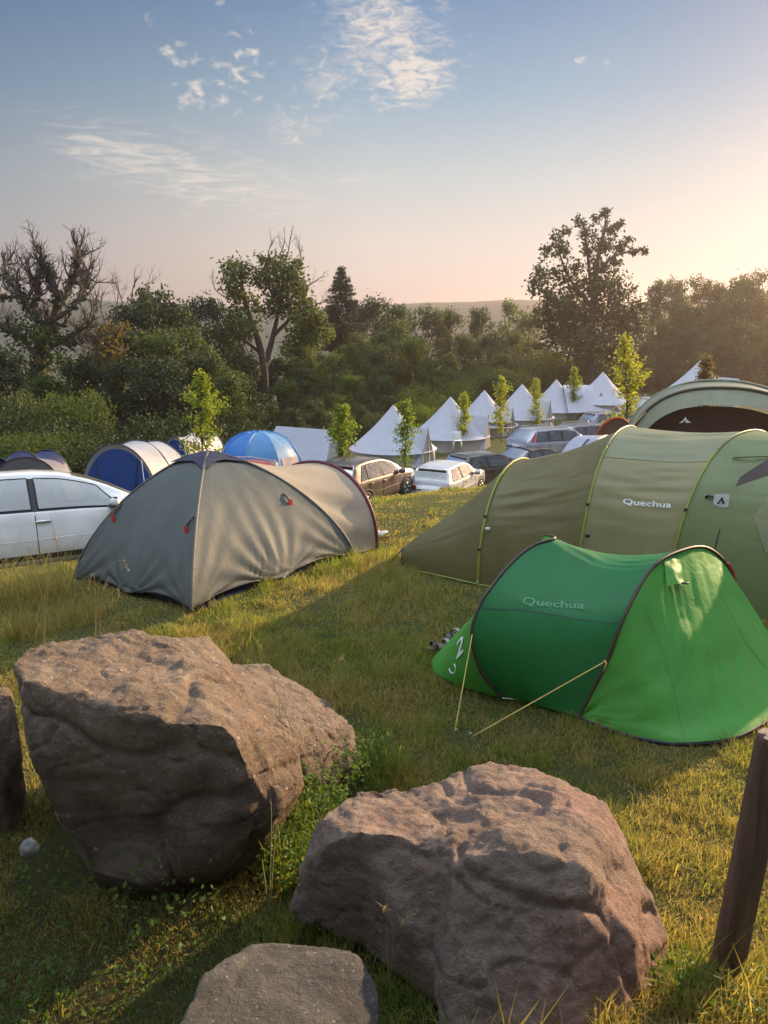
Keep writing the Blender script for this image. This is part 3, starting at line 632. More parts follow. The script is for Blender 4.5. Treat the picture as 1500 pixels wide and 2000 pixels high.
# --- tunnel tent with lime sleeves
def tunnel_tent():
    root = thing('tunnel_tent', 'long khaki tunnel tent with lime pole sleeves, right behind the green pop-up tent', 'tent', (2.4, 8.4, g1(2.4, 8.4)))
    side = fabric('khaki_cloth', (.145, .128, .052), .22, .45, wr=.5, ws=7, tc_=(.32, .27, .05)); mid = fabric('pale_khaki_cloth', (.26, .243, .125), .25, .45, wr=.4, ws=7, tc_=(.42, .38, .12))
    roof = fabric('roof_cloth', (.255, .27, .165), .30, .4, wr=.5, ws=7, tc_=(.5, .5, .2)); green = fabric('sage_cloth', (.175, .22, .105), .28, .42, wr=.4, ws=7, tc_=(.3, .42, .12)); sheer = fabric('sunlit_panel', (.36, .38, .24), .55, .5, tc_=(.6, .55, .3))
    n = 161
    ar = [superarch((.20, 8.57, .0), (.40, 8.95, .24), (.62, 9.35, 0), n, 5, 5),
          superarch((.99, 7.98, .0), (1.50, 8.85, 1.17), (2.05, 9.7, 0), n, 2.2, 2.1),
          superarch((1.89, 7.46, .0), (2.57, 8.5, 1.58), (3.25, 9.6, 0), n, 2.4, 2.1),
          superarch((2.70, 7.22, .0), (3.72, 8.15, 1.585), (4.75, 9.1, 0), n, 2.3, 2.1),
          superarch((4.35, 6.60, .0), (5.35, 7.6, 1.62), (6.35, 8.6, 0), n, 2.3, 2.1)]
    vv = np.linspace(0, 1, n)
    def section(a, b, k, sag, wav, seed, kind):
        f = np.linspace(0, 1, k); G = ar[a][None] * (1 - f)[:, None, None] + ar[b][None] * f[:, None, None]
        sg = np.sin(np.pi * f)[:, None] * np.sin(np.pi * vv)[None, :] ** .5; ax = ar[b].mean(0) - ar[a].mean(0); mid_ = (G[:, :1] + G[:, -1:]) / 2; inward = mid_ + np.array([0, 0, .3]) - G
        inward /= np.linalg.norm(inward, axis=2)[..., None] + 1e-9; G = G + inward * (sag * sg)[..., None]
        if wav:
            ph = vv[None, :] * 118 + (f[:, None] - .5) * (4 if kind else -9) + 2.2 * np.sin(vv[None, :] * 13 + seed) + 1.2 * np.sin(f[:, None] * 4 + seed + vv[None, :] * 9)
            h = .35 * np.sin(ph) + 1.2 * foldn(k, n, 38, 1.1, seed); h = h * np.sin(np.pi * f)[:, None] ** .55
            G = G + nrm(G) * (wav * h * np.clip(np.sin(np.pi * vv) * 2.4 - .75, 0.06, 1)[None, :])[..., None]
        return wrinkle(G, .005, seed, 3, 5)
    secs = [section(0, 1, 16, .05, .006, 1, 0), section(1, 2, 34, .07, .011, 2, 0), section(2, 3, 34, .035, .009, 3, 1), section(3, 4, 22, .03, .004, 4, 1)]
    S = [face_cam(Sheet(g)) for g in secs]
    r0 = int(n * .335); r1 = n - r0
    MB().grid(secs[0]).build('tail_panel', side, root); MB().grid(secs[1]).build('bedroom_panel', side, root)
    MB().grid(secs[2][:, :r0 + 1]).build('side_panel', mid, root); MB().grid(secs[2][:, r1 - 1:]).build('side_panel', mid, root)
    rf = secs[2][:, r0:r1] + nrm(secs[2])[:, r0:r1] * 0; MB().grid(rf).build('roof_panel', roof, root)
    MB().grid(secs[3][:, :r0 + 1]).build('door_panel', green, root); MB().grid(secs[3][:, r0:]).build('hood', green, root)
    for q in (0, 4):
        e = ar[q]; b = e[[0]] * (1 - vv)[:, None] + e[[-1]] * vv[:, None]; f = np.linspace(0, 1, 6); MB().grid(e[None] * (1 - f)[:, None, None] + b[None] * f[:, None, None]).build('end_panel', side if q == 0 else green, root)
    # sleeves
    lo = {1: 1.0, 2: .37, 3: .37, 4: .4}
    for q in (1, 2, 3, 4):
        e = ar[q]; c = (e[0] + e[-1]) / 2 + np.array([0, 0, .4]); d = e - c; e = e + d / np.linalg.norm(d, axis=1)[:, None] * .010; k = int((n - 1) * lo[q]) + 1
        sl = MB().tube(e[:k], .012 if q > 1 else .014, 7).build('pole_sleeve', M_LIME, root)
        if k < n: MB().tube(e[k - 1:], .013, 7).build('roof_seam', roof, root)
        for kk in (int(n * .10), int(n * .2)):
            p = e[kk]; MB().box(p + np.array([-.012, -.018, 0]), (.035, .02, .025), bev=.005).build('clip', M_BLACK, sl)
    # seam under the roof panel, hem and mud wall
    ed = secs[2][:, r0]; MB().tube(ed + nrm(secs[2])[:, r0] * .0, .006, 5).build('roof_seam', mid, root)
    low = np.concatenate([s[:, 0] for s in secs]); low = low + np.array([-.01, -.02, .012]); MB().tube(low, .010, 5).build('hem_tape', M_LIME, root)
    wl = np.concatenate([s[:, 1] for s in secs]); gl = wl.copy(); gl[:, 2] = gz(gl[:, 0], gl[:, 1]) - .02; gl[:, :2] += (.03, .05); wl2 = wl + np.array([.03, .05, .02])
    MB().grid(np.stack([gl, wl2], 1)).build('mud_wall', plain('mud_wall', (.06, .035, .045), .7), root)
    logo_on(S[2], 1263, 984, 96, 'Quechua', M_WHITEP, root, 'logo', sx=1.5, ang=3)
    # white tag with a dark peak, hung on the third sleeve
    p = at_sheet(S[3], 1409, 978); nrm_ = np.array([-.47, -.88, .1]); nrm_ /= np.linalg.norm(nrm_); x = np.cross((0, 0, 1), nrm_) * 1.0; x /= np.linalg.norm(x); x = -x if x[0] < 0 else x; up = np.array([0, 0, 1.0])
    p = p + nrm_ * .035; R_ = lambda a, b, o: p + x * a + up * b + nrm_ * o
    hw, hh = .068, .07; V = [R_(-hw, -hh, 0), R_(hw, -hh + .02, 0), R_(hw, hh, 0), R_(-hw, hh - .01, 0)]; V += [v - nrm_ * .004 for v in V]
    tg = obj('label_tag', V, [(0, 1, 2, 3), (7, 6, 5, 4), (0, 4, 5, 1), (1, 5, 6, 2), (2, 6, 7, 3), (3, 7, 4, 0)], plain('tag_white', (.66, .66, .66), .6), root, False)
    Vt = [R_(-.035, -.03, .004), R_(-.018, -.032, .004), R_(.004, .012, .004), R_(.012, -.025, .004), R_(.036, -.02, .004), R_(.006, .042, .004), R_(-.012, -.008, .004), R_(.022, -.004, .004)]
    obj('emblem', Vt, [(0, 1, 2, 5), (2, 3, 4, 5)], plain('navy_ink', (.02, .02, .05), .6), tg, False)
    MB().tube([R_(-hw, .03, 0), R_(-hw - .05, .04, -.01), R_(-hw - .07, .02, -.02)], .012, 6).build('strap', M_BLACK, tg)
    # dark window in the door section and the sunlit inner door
    def patch(S_, pts, mtl, name, off=.006, nn=8):
        q = [np.array(S_.near(*p)) for p in pts]; f = np.linspace(0, 1, nn); UV = np.array([[(q[0] * (1 - a) + q[1] * a) * (1 - b) + (q[3] * (1 - a) + q[2] * a) * b for a in f] for b in f])
        return MB().grid(S_(UV[..., 0], UV[..., 1], off)).build(name, mtl, root)
    patch(S[3], [(1445, 953), (1540, 920), (1540, 880), (1450, 935)], plain('dark_mesh', (.035, .022, .018), .7), 'window')
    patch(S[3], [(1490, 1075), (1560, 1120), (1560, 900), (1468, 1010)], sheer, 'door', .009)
    MB().tube([at_sheet(S[3], 1432, 893) + (-.02, -.03, .0), at_sheet(S[3], 1470, 890) + (-.03, -.05, 0), at_sheet(S[3], 1520, 888) + (-.03, -.05, 0)], .010, 6).build('hood_edge', green, root)
    strip(S[3], [S[3].near(1402, 1035), S[3].near(1403, 1075)], .012, .006, M_BLACK, root, 'zip')
    # corner strap and guy line of the low tail
    MB().tube([ar[0][0] + (0, -.0, .0), ar[0][int(n * .25)] + (-.01, -.01, 0)], .016, 6).build('corner_strap', M_BLACK, root)
    g = ground_at(752, 1108); guy(guy(MB(), ar[0][int(n * .3)], g, .005), ar[0][1], g, .004).build('guy_line', M_BLACK, root)
    for p in (ar[1][0], ar[2][0], ar[3][0]): peg((p[0] - .03, p[1] - .05, g1(p[0], p[1]) + .01), root)
    for (q, kk) in ((1, .17), (2, .14)):
        p = ar[q][int(n * kk)] + np.array([.03, -.06, -.02]); MB().box(p, (.05, .012, .035), bev=.004).build('tag', M_WHITEP if q == 1 else M_BLACK, root)
    return root
tunnel_tent()

# --- green pop-up tent
def popup_tent():
    root = thing('popup_tent', 'two-tone green pop-up tent with dark hoops, nearest the wooden post', 'tent', (1.6, 5.7, g1(1.6, 5.7)))
    dk = fabric('dark_green_cloth', (.02, .19, .058), .30, .5, wr=.5, ws=11, tc_=(.03, .34, .085)); lt = fabric('light_green_cloth', (.085, .34, .055), .32, .5, wr=.5, ws=11, tc_=(.16, .5, .07)); brim = plain('dark_piping', (.045, .03, .022), .5)
    H1h = [at(*p) for p in ((985, 1366, 5.37), (940, 1310, 5.36), (922, 1240, 5.38), (938, 1182, 5.46), (965, 1140, 5.56), (1000, 1099, 5.70), (1040, 1067, 5.84), (1082, 1053, 5.93))]
    H2h = [at(*p) for p in ((1130, 1402, 5.08), (1182, 1300, 5.1), (1222, 1200, 5.18), (1272, 1112, 5.42), (1330, 1077, 5.68))]
    def full(h, dirv):
        T = h[-1]; d = np.array([dirv[0], dirv[1], 0]); d /= np.linalg.norm(d); back = [p + 2 * ((T - p) @ d) * d for p in h[:-1]][::-1]; return catmull(np.array(h + back), 141)
    H1, H2 = full(H1h, (.49, .87)), full(H2h, (.76, .64)); n = 141; uu = np.linspace(0, 1, n)
    H1[0, 2] = H1[-1, 2] = .02; H2[0, 2] = H2[-1, 2] = .02
    f = np.linspace(0, 1, 34); G = H1[None] * (1 - f)[:, None, None] + H2[None] * f[:, None, None]
    G[..., 2] -= .07 * np.sin(np.pi * f)[:, None] * np.sin(np.pi * uu)[None, :] ** 1.2
    cen = (G[:, :1] + G[:, -1:]) / 2 + np.array([0, 0, .4]); inw = cen - G; inw /= np.linalg.norm(inw, axis=2)[..., None]; G = G + inw * (.035 * np.sin(np.pi * f)[:, None] * np.sin(np.pi * uu)[None, :])[..., None]
    ph = uu[None, :] * 150 + (f[:, None] - .5) * 14 + 2.4 * np.sin(uu[None, :] * 17) + 1.5 * np.sin(f[:, None] * 5 + uu[None, :] * 8); fold = (.4 * np.sin(ph) + 1.1 * foldn(34, n, 40, 1.2, 21, 3)) * np.exp(-((uu[None, :] - .42) / .13) ** 2) * np.sin(np.pi * f)[:, None] ** .6
    G = wrinkle(G + nrm(G) * (.0085 * fold)[..., None], .006, 5, 4, 5); S1 = face_cam(Sheet(G)); MB().grid(G).build('middle_panel', dk, root)
    hem = [at(*p) for p in ((1130, 1402, 5.08), (1210, 1438, 4.84), (1300, 1460, 4.70), (1380, 1458, 4.70), (1440, 1444, 4.78), (1500, 1412, 5.0), (1560, 1372, 5.3), (1590, 1330, 5.65))] + [np.array([3.25, 6.1, 0.02]), H2[-1]]
    hem = catmull(hem, n); hem[:, 2] = gz(hem[:, 0], hem[:, 1]) + .03
    f = np.linspace(0, 1, 40); fe = f ** .92; G = H2[None] * (1 - fe)[:, None, None] + hem[None] * fe[:, None, None]
    G[..., 2] -= .09 * (np.sin(np.pi * f)[:, None] * np.sin(np.pi * uu)[None, :]); G[..., 2] = np.maximum(G[..., 2], hem[None, :, 2])
    ph = f[:, None] * 7 + uu[None, :] * 165 + 2.6 * np.sin(uu[None, :] * 11 + f[:, None] * 4)
    fold = 1.25 * foldn(40, n, 44, 1.6, 23, 4) * np.sin(np.pi * f)[:, None] ** .8 * (.15 + 1.0 * np.exp(-((uu[None, :] - .55) / .16) ** 2))
    G = wrinkle(G + nrm(G) * (.0085 * fold)[..., None], .010, 6, 5, 7); S2 = face_cam(Sheet(G)); MB().grid(G).build('front_panel', lt, root)
    MB().tube(hem + np.array([0, 0, -.01]), .014, 6).build('hem_tape', plain('navy_hem', (.012, .015, .03), .6), root)
    tip = [H1[0], at(905, 1345, 5.56), at(858, 1328, 5.75), at(845, 1308, 5.88), np.array([.42, 6.12, .02]), np.array([.7, 6.5, .02]), np.array([1.2, 6.72, .02]), H1[-1]]
    tip = catmull(tip, n); tip[:, 2] = gz(tip[:, 0], tip[:, 1]) + .02; f = np.linspace(0, 1, 24); G = H1[None] * (1 - f)[:, None, None] + tip[None] * f[:, None, None]
    G = wrinkle(G, .006, 7, 3, 6); S3 = face_cam(Sheet(G[:, :66])); MB().grid(G).build('rear_panel', lt, root)
    for H in (H1, H2):
        c = H.mean(0); d = H - c; e = H + d / np.linalg.norm(d, axis=1)[:, None] * .006; MB().tube(e, .0125, 8).build('hoop', brim, root)
    dd = H2[100:112]; MB().tube(dd + (dd - H2.mean(0)) * .03, .017, 8).build('red_tab', M_RED, root)
    faint = plain('green_print', (.07, .30, .13), .5); logo_on(S1, 1080, 1180, 122, 'Quechua', faint, root, 'logo', sx=1.5, ang=4)
    wl = logo_on(S3, 897, 1266, 15, '2', M_WHITEP, root, 'logo', sx=1.5, ang=-8, off=.008, shear=.2)
    c = at_sheet(S3, 886, 1305); x = at_sheet(S3, 903, 1300) - c; x /= np.linalg.norm(x); u3, v3 = S3.near(893, 1290); n3 = np.asarray(S3(np.array(u3), np.array(v3), 1.0) - S3(np.array(u3), np.array(v3))); up = np.cross(n3, x); up = up if up[2] > 0 else -up
    aa = np.linspace(math.pi * .95, math.pi * 2.25, 18); MB().tube([c + n3 * .012 + x * .045 * math.cos(a) + up * .038 * math.sin(a) for a in aa], .005, 5).build('swoosh', M_WHITEP, root)
    # vent pocket
    q = [np.array(S2.near(*p)) for p in ((1298, 1095), (1325, 1092), (1332, 1143), (1300, 1150))]; ff = np.linspace(0, 1, 9)
    UV = np.array([[(q[0] * (1 - a) + q[1] * a) * (1 - b) + (q[3] * (1 - a) + q[2] * a) * b for a in ff] for b in ff]); PG = np.stack([[S2(UV[i, j, 0], UV[i, j, 1], .008 + .055 * ff[i] * math.sin(math.pi * (.12 + .76 * ff[j]))) for j in range(9)] for i in range(9)])
    PG = wrinkle(PG, .006, 9, 5, 5); vp = MB().grid(PG).build('vent_pocket', lt, root); MB().tube([PG[-1, 6] , PG[-1, 7] + (.01, -.02, .0), PG[-1, 8] + (.03, -.01, .01)], .007, 6).build('vent_strut', M_BLACK, vp)
    q = [np.array(S1.near(*p)) for p in ((935, 1188), (1050, 1196), (1205, 1215))]; strip(S1, q, .012, .003, plain('seam_thread', (.012, .10, .05), .6), root, 'seam')
    for pts in (((1255, 1180), (1300, 1290), (1340, 1440)), ((1395, 1130), (1440, 1220), (1495, 1300))): strip(S2, [np.array(S2.near(*p)) for p in pts], .008, .003, plain('seam_green', (.05, .22, .035), .6), root, 'seam')
    # two yellow guy lines
    g0 = ground_at(887, 1436); g1_ = ground_at(915, 1443); k1 = min(H1, key=lambda p: abs(p[2] - .50) + (p[1] > 5.8) * 9); k2 = min(H2, key=lambda p: abs(p[2] - .36) + (p[1] > 5.6) * 9)
    a1 = at(923, 1235, k1[1]); a2 = at(1180, 1293, k2[1])
    guy(MB(), a1, g0, .0045).build('guy_line', M_CORD, root); m_ = guy(MB(), a2, g1_, .0045); m_.tube([a2 + (0, 0, .012), a2 + (.01, -.02, .0), a2 + (-.005, -.02, -.06)], .007, 5); m_.build('guy_line', M_CORD, root)
    peg(g0, root); peg(g1_, root)
    st = ground_at(995, 1372); MB().tube([H1[0] + (-.02, -.02, .0), (H1[0] + st) / 2 + (.05, -.03, .02), st + (.09, 0, .01)], .005, 5).build('peg_loop', M_WHITEP, root)
    return root
popup_tent()

# --- big olive tent behind the khaki one
def hooded_tent():
    b = np.array([5.1, 13.3]); z0 = g1(*b)
    root = thing('family_tent', 'big sage green tent with a hooded dark front, behind the khaki tunnel tent', 'tent', (b[0], b[1], z0))
    cl = fabric('sage_family_cloth', (.23, .25, .175), .25, .45, wr=.5, ws=5); cl2 = fabric('pale_sage_cloth', (.27, .29, .20), .25, .45, wr=.4, ws=5); dk = plain('brown_mesh', (.055, .026, .02), .7); ed = plain('brown_edge', (.06, .045, .035), .6); n = 41; vv = np.linspace(0, 1, n)
    top = at(1405, 757, 13.0); A = superarch((4.12, 13.2, z0), (top[0], 12.9, top[2]), (7.8, 12.6, z0), n, 2.4, 2.1)
    top2 = at(1405, 744, 14.4); Bk = superarch((4.5, 14.9, z0), (top2[0], 14.4, top2[2]), (8.3, 13.9, z0), n, 2.2, 2.1); C_ = superarch((5.0, 16.6, z0 - .2), (6.7, 16.2, top2[2] - .1), (8.4, 15.6, z0 - .2), n, 2.2, 2.1)
    inn = superarch((4.28, 13.26, z0), (top[0] - .02, 13.0, top[2] - .30), (7.65, 12.68, z0), n, 2.4, 2.1)
    f = np.linspace(0, 1, 14); G = A[None] * (1 - f)[:, None, None] + Bk[None] * f[:, None, None]; G[..., 2] -= .05 * np.sin(np.pi * f)[:, None] * np.sin(np.pi * vv)[None, :]; Gr = wrinkle(G, .012, 3, 3, 6); MB().grid(Gr).build('roof_panel', cl, root)
    G = Bk[None] * (1 - f)[:, None, None] + C_[None] * f[:, None, None]; MB().grid(wrinkle(G, .012, 4, 3, 6)).build('rear_panel', cl, root)
    low = A + np.array([-.02, -.12, -.02]); hood_in = superarch((4.24, 13.1, z0), (top[0] - .02, 12.74, top[2] - .25), (7.7, 12.5, z0), n, 2.4, 2.1)
    f = np.linspace(0, 1, 8); G = A[None] * (1 - f)[:, None, None] + hood_in[None] * f[:, None, None]; MB().grid(G).build('hood', cl2, root)
    MB().tube(A + (0, -.01, .01), .024, 7).build('hood_seam', ed, root)
    base = inn[[0]] * (1 - vv)[:, None] + inn[[-1]] * vv[:, None]; f = np.linspace(0, 1, 10); MB().grid(inn[None] * (1 - f)[:, None, None] + base[None] * f[:, None, None]).build('front_mesh', dk, root)
    p = at(1336, 821, 12.98); x = np.array([1, -.1, 0]); s = .10
    V = [p + x * a * s + np.array([0, -.02, 1]) * b_ * s - (0, .05, 0) for a, b_ in ((-1, -.4), (-.35, -.35), (-.1, .1), (.15, -.35), (1, -.3), (.3, .15), (.0, .65), (-.4, .0))]
    obj('emblem', V, [(0, 1, 2, 7), (2, 3, 5, 6), (3, 4, 5), (2, 6, 7)], M_WHITEP, root, False)
    S = face_cam(Sheet(Gr)); uu = np.linspace(.12, .9, 8); V_ = np.linspace(.66, .86, 8); U2, V2 = np.meshgrid(uu, V_, indexing='ij'); MB().grid(S(U2, V2, .012)).build('window', plain('window_film', (.10, .095, .10), .15), root)
    MB().tube(Bk + (0, -.01, .015), .02, 6).build('pole_sleeve', cl2, root)
    e = at(1240, 770, 13.2); q = superarch((4.0, 13.0, z0), (top[0], 12.7, top[2] - .26), (6.4, 12.5, z0), n, 2.2, 2.0)
    guy(MB(), A[12], np.array([2.9, 12.6, g1(2.9, 12.6)]), .006).build('guy_line', M_CORD, root)
hooded_tent()

# ---------------------------------------------------------------- the tents on the lower terrace
CANVAS = fabric('white_canvas', (.47, .475, .53), .16, .8, wr=.5, ws=2.2, var=.05, spec=.1); CANWALL = fabric('grey_canvas', (.42, .39, .34), .12, .8, wr=.5, ws=2, spec=.1)
def bell_tent(px, py, pyb, label, R_=2.15, porch=1, rot=0.0, group='white bell tents in a row'):
    """apex and base rows in the photograph give the distance for a 2.7 m tall tent"""
    H = 2.75; Y = H * F / (pyb - py) * 1.0; a = at(px, py, Y); x, y = a[0], a[1] ; z0 = a[2] - H
    root = thing('bell_tent', label, 'tent', (x, y, z0), group); n = 28; rw = .58
    def cone(r0, h0, r1, h1, k, sagp, rows=9):
        G = []
        for t in np.linspace(0, 1, rows):
            an = np.arange(n) * 2 * math.pi / n; sc = 1 - .02 * np.abs(np.sin(an * 7)) * math.sin(math.pi * t)
            r = (r0 + (r1 - r0) * t ** sagp) * sc; G.append(np.stack([x + r * np.cos(an), y + r * np.sin(an), np.full(n, z0 + h0 + (h1 - h0) * t)], -1))
        return np.array(G)
    roof = []
    an = np.arange(n) * 2 * math.pi / n
    for t in np.linspace(0, 1, 12):
        h = rw + (H - rw) * t; r = (R_ + .06) * (1 - t) - .16 * math.sin(math.pi * t) * (1 - .3 * t) + .045
        if t > .96: r = .045
        scal = 1 - .022 * np.abs(np.sin(an * 6)) * math.sin(math.pi * t); roof.append(np.stack([x + r * scal * np.cos(an), y + r * scal * np.sin(an), np.full(n, z0 + h)], -1))
    MB().grid(roof, close=True).build('roof', CANVAS, root)
    MB().grid(cone(R_ + .02, -.25, R_ - .02, rw, 0, 1, 4), close=True).build('side_wall', CANWALL, root)
    MB().tube([(x, y, z0 + H - .25), (x, y, z0 + H + .05)], [.05, .02], 6).build('apex_cap', CANVAS, root)
    if porch:   # A-shaped entrance standing out from the cone
        th = math.radians(rot); d = np.array([math.cos(th), math.sin(th), 0]); s = np.array([-d[1], d[0], 0]); o = np.array([x, y, z0])
        ap = o + d * (R_ + .02) + np.array([0, 0, 1.72]); inn = o + d * .62 + np.array([0, 0, 1.82])
        wf = .78; L0, R0 = ap - s * wf - np.array([0, 0, 1.95]), ap + s * wf - np.array([0, 0, 1.95]); tL, tR = o + d * 1.3 - s * 1.5 + (0, 0, .35), o + d * 1.3 + s * 1.5 + (0, 0, .35)
        for side, foot, tie in ((-1, L0, tL), (1, R0, tR)):
            f = np.linspace(0, 1, 9)[:, None]; top = inn * (1 - f) + ap * f; bot = tie * (1 - f) + foot * f; g = np.linspace(0, 1, 9); G = top[None] * (1 - g)[:, None, None] + bot[None] * g[:, None, None]
            G[..., 2] -= .06 * np.sin(np.pi * g)[:, None] * np.sin(np.pi * f[:, 0])[None]; MB().grid(G).build('porch', CANVAS, root)
        f = np.linspace(0, 1, 7); g = np.linspace(0, 1, 9)
        for sgn, foot in ((-1, L0), (1, R0)):
            cen = ap - np.array([0, 0, 1.95]); G = np.array([[(ap * (1 - v) + (foot * (1 - u) + (cen + s * sgn * .03) * u) * v) + d * .05 * math.sin(u * 9) * v for u in f] for v in g]); MB().grid(G).build('door', CANWALL, root)
        m_ = MB().tube([ap + (0, 0, .12), ap - np.array([0, 0, 1.95]) + d * .02], .02, 6); m_.build('door_pole', M_BARK, root)
    for k in range(8):
        b = an[k * 3 + 1]; p = np.array([x + (R_ + .05) * math.cos(b), y + (R_ + .05) * math.sin(b), z0 + rw]); q = np.array([x + (R_ + 1.1) * math.cos(b), y + (R_ + 1.1) * math.sin(b), g1(x + (R_ + 1.1) * math.cos(b), y + (R_ + 1.1) * math.sin(b))])
        if k % 2 == 0: guy(MB(), p, q, .006).build('guy_line', M_CORD, root)
    vd = plain('vent_mesh', (.2, .2, .22), .8)
    b = math.radians(-112); c = np.array([x + .28 * math.cos(b), y + .28 * math.sin(b), z0 + 2.12]); MB().box(c, (.13, .02, .06), rz=b + math.pi / 2, bev=.01).build('vent', vd, root)
    return root
bell_tent(768, 792, 898, 'nearest white bell tent, with a porch to its right, behind the white hatchback', rot=-38)
bell_tent(880, 776, 870, 'second nearest white bell tent, above the black hatchback roof', R_=2.2, rot=-20)
bell_tent(946, 763, 846, 'third nearest white bell tent, half hidden behind the second', rot=-40)
bell_tent(1020, 751, 830, 'fourth nearest white bell tent, above the tailgate of the silver estate', rot=-40)
bell_tent(1087, 742, 815, 'fifth nearest white bell tent, with a slim sapling on its right', rot=-45)
def link_tent():
    t = bell_tent(1178, 727, 800, 'farthest white tent of the row, with a flat ridge canopy to its left', R_=2.2, porch=0); d = 2.75 * F / 73; o = ORG[t.name]
    a, b = at(1180, 752, d * .995), at(1100, 752, d * .99); z0 = o[2]; G = []
    for u in np.linspace(0, 1, 12):
        p = a * (1 - u) + b * u; row = [p + np.array([0, k * 2.1, -abs(k) ** 1.1 * (p[2] - z0 - .1)]) for k in (-1, -.75, -.5, -.25, 0, .5, 1)]; G.append(row)
    MB().grid(G).build('ridge_canopy', CANVAS, t)
    q = at(1170, 800, d * .985); top = at(1170, 765, d * .985); s = np.array([.75, 0, 0]); G = [[top * (1 - v) + (q - s + 2 * s * u) * v for u in np.linspace(0, 1, 5)] for v in np.linspace(0, 1, 6)]
    MB().grid(np.array(G) + (0, -.6, 0)).build('door', fabric('tan_flap', (.32, .27, .2), .2, .8), t)
link_tent()
bell_tent(1368, 705, 790, 'white bell tent standing alone, its top showing above the hooded sage tent', R_=2.3, rot=-20)

def ridge_tent():
    Y = 38.5; rA, rB = at(540, 832, Y + 1.2), at(650, 840, Y - .6); z0 = g1(rB[0], rB[1]) - .1
    root = thing('ridge_tent', 'white canvas ridge tent with a straight roof line, left of the nearest bell tent', 'tent', ((rA[0] + rB[0]) / 2, Y, z0))
    d = rB - rA; d[2] = 0; d /= np.linalg.norm(d); s = np.array([d[1], -d[0], 0]); s = -s if s[1] > 0 else s; w = 1.55; f = np.linspace(0, 1, 14); g = np.linspace(0, 1, 10)
    for sg in (1, -1):
        b0, b1 = rA + s * w * sg - d * .35, rB + s * w * sg + d * .5; b0[2] = b1[2] = z0 + .05
        G = np.array([[((rA * (1 - u) + rB * u) * (1 - v) + (b0 * (1 - u) + b1 * u) * v) - np.array([0, 0, .10 * math.sin(math.pi * v) * (1 - .3 * abs(math.sin(u * 9)))]) for u in f] for v in g]); MB().grid(wrinkle(G, .01, 4, 4, 4)).build('roof_slope', CANVAS, root)
    for e, sgn in ((rA, -1), (rB, 1)):
        l, r = e + s * w + d * .5 * sgn, e - s * w + d * .5 * sgn; l[2] = r[2] = z0 + .05
        G = np.array([[e * (1 - v) + (l * (1 - u) + r * u) * v for u in f] for v in g]); MB().grid(wrinkle(G, .02, 5, 9, 2)).build('gable', CANWALL, root)
    guy(MB(), rB, rB + d * 2.6 - np.array([0, 0, rB[2] - z0]), .006).build('guy_line', M_CORD, root); MB().tube([rB - (0, 0, .1), rB + (0, 0, .12)], .02, 6).build('ridge_pole', M_BARK, root)
ridge_tent()

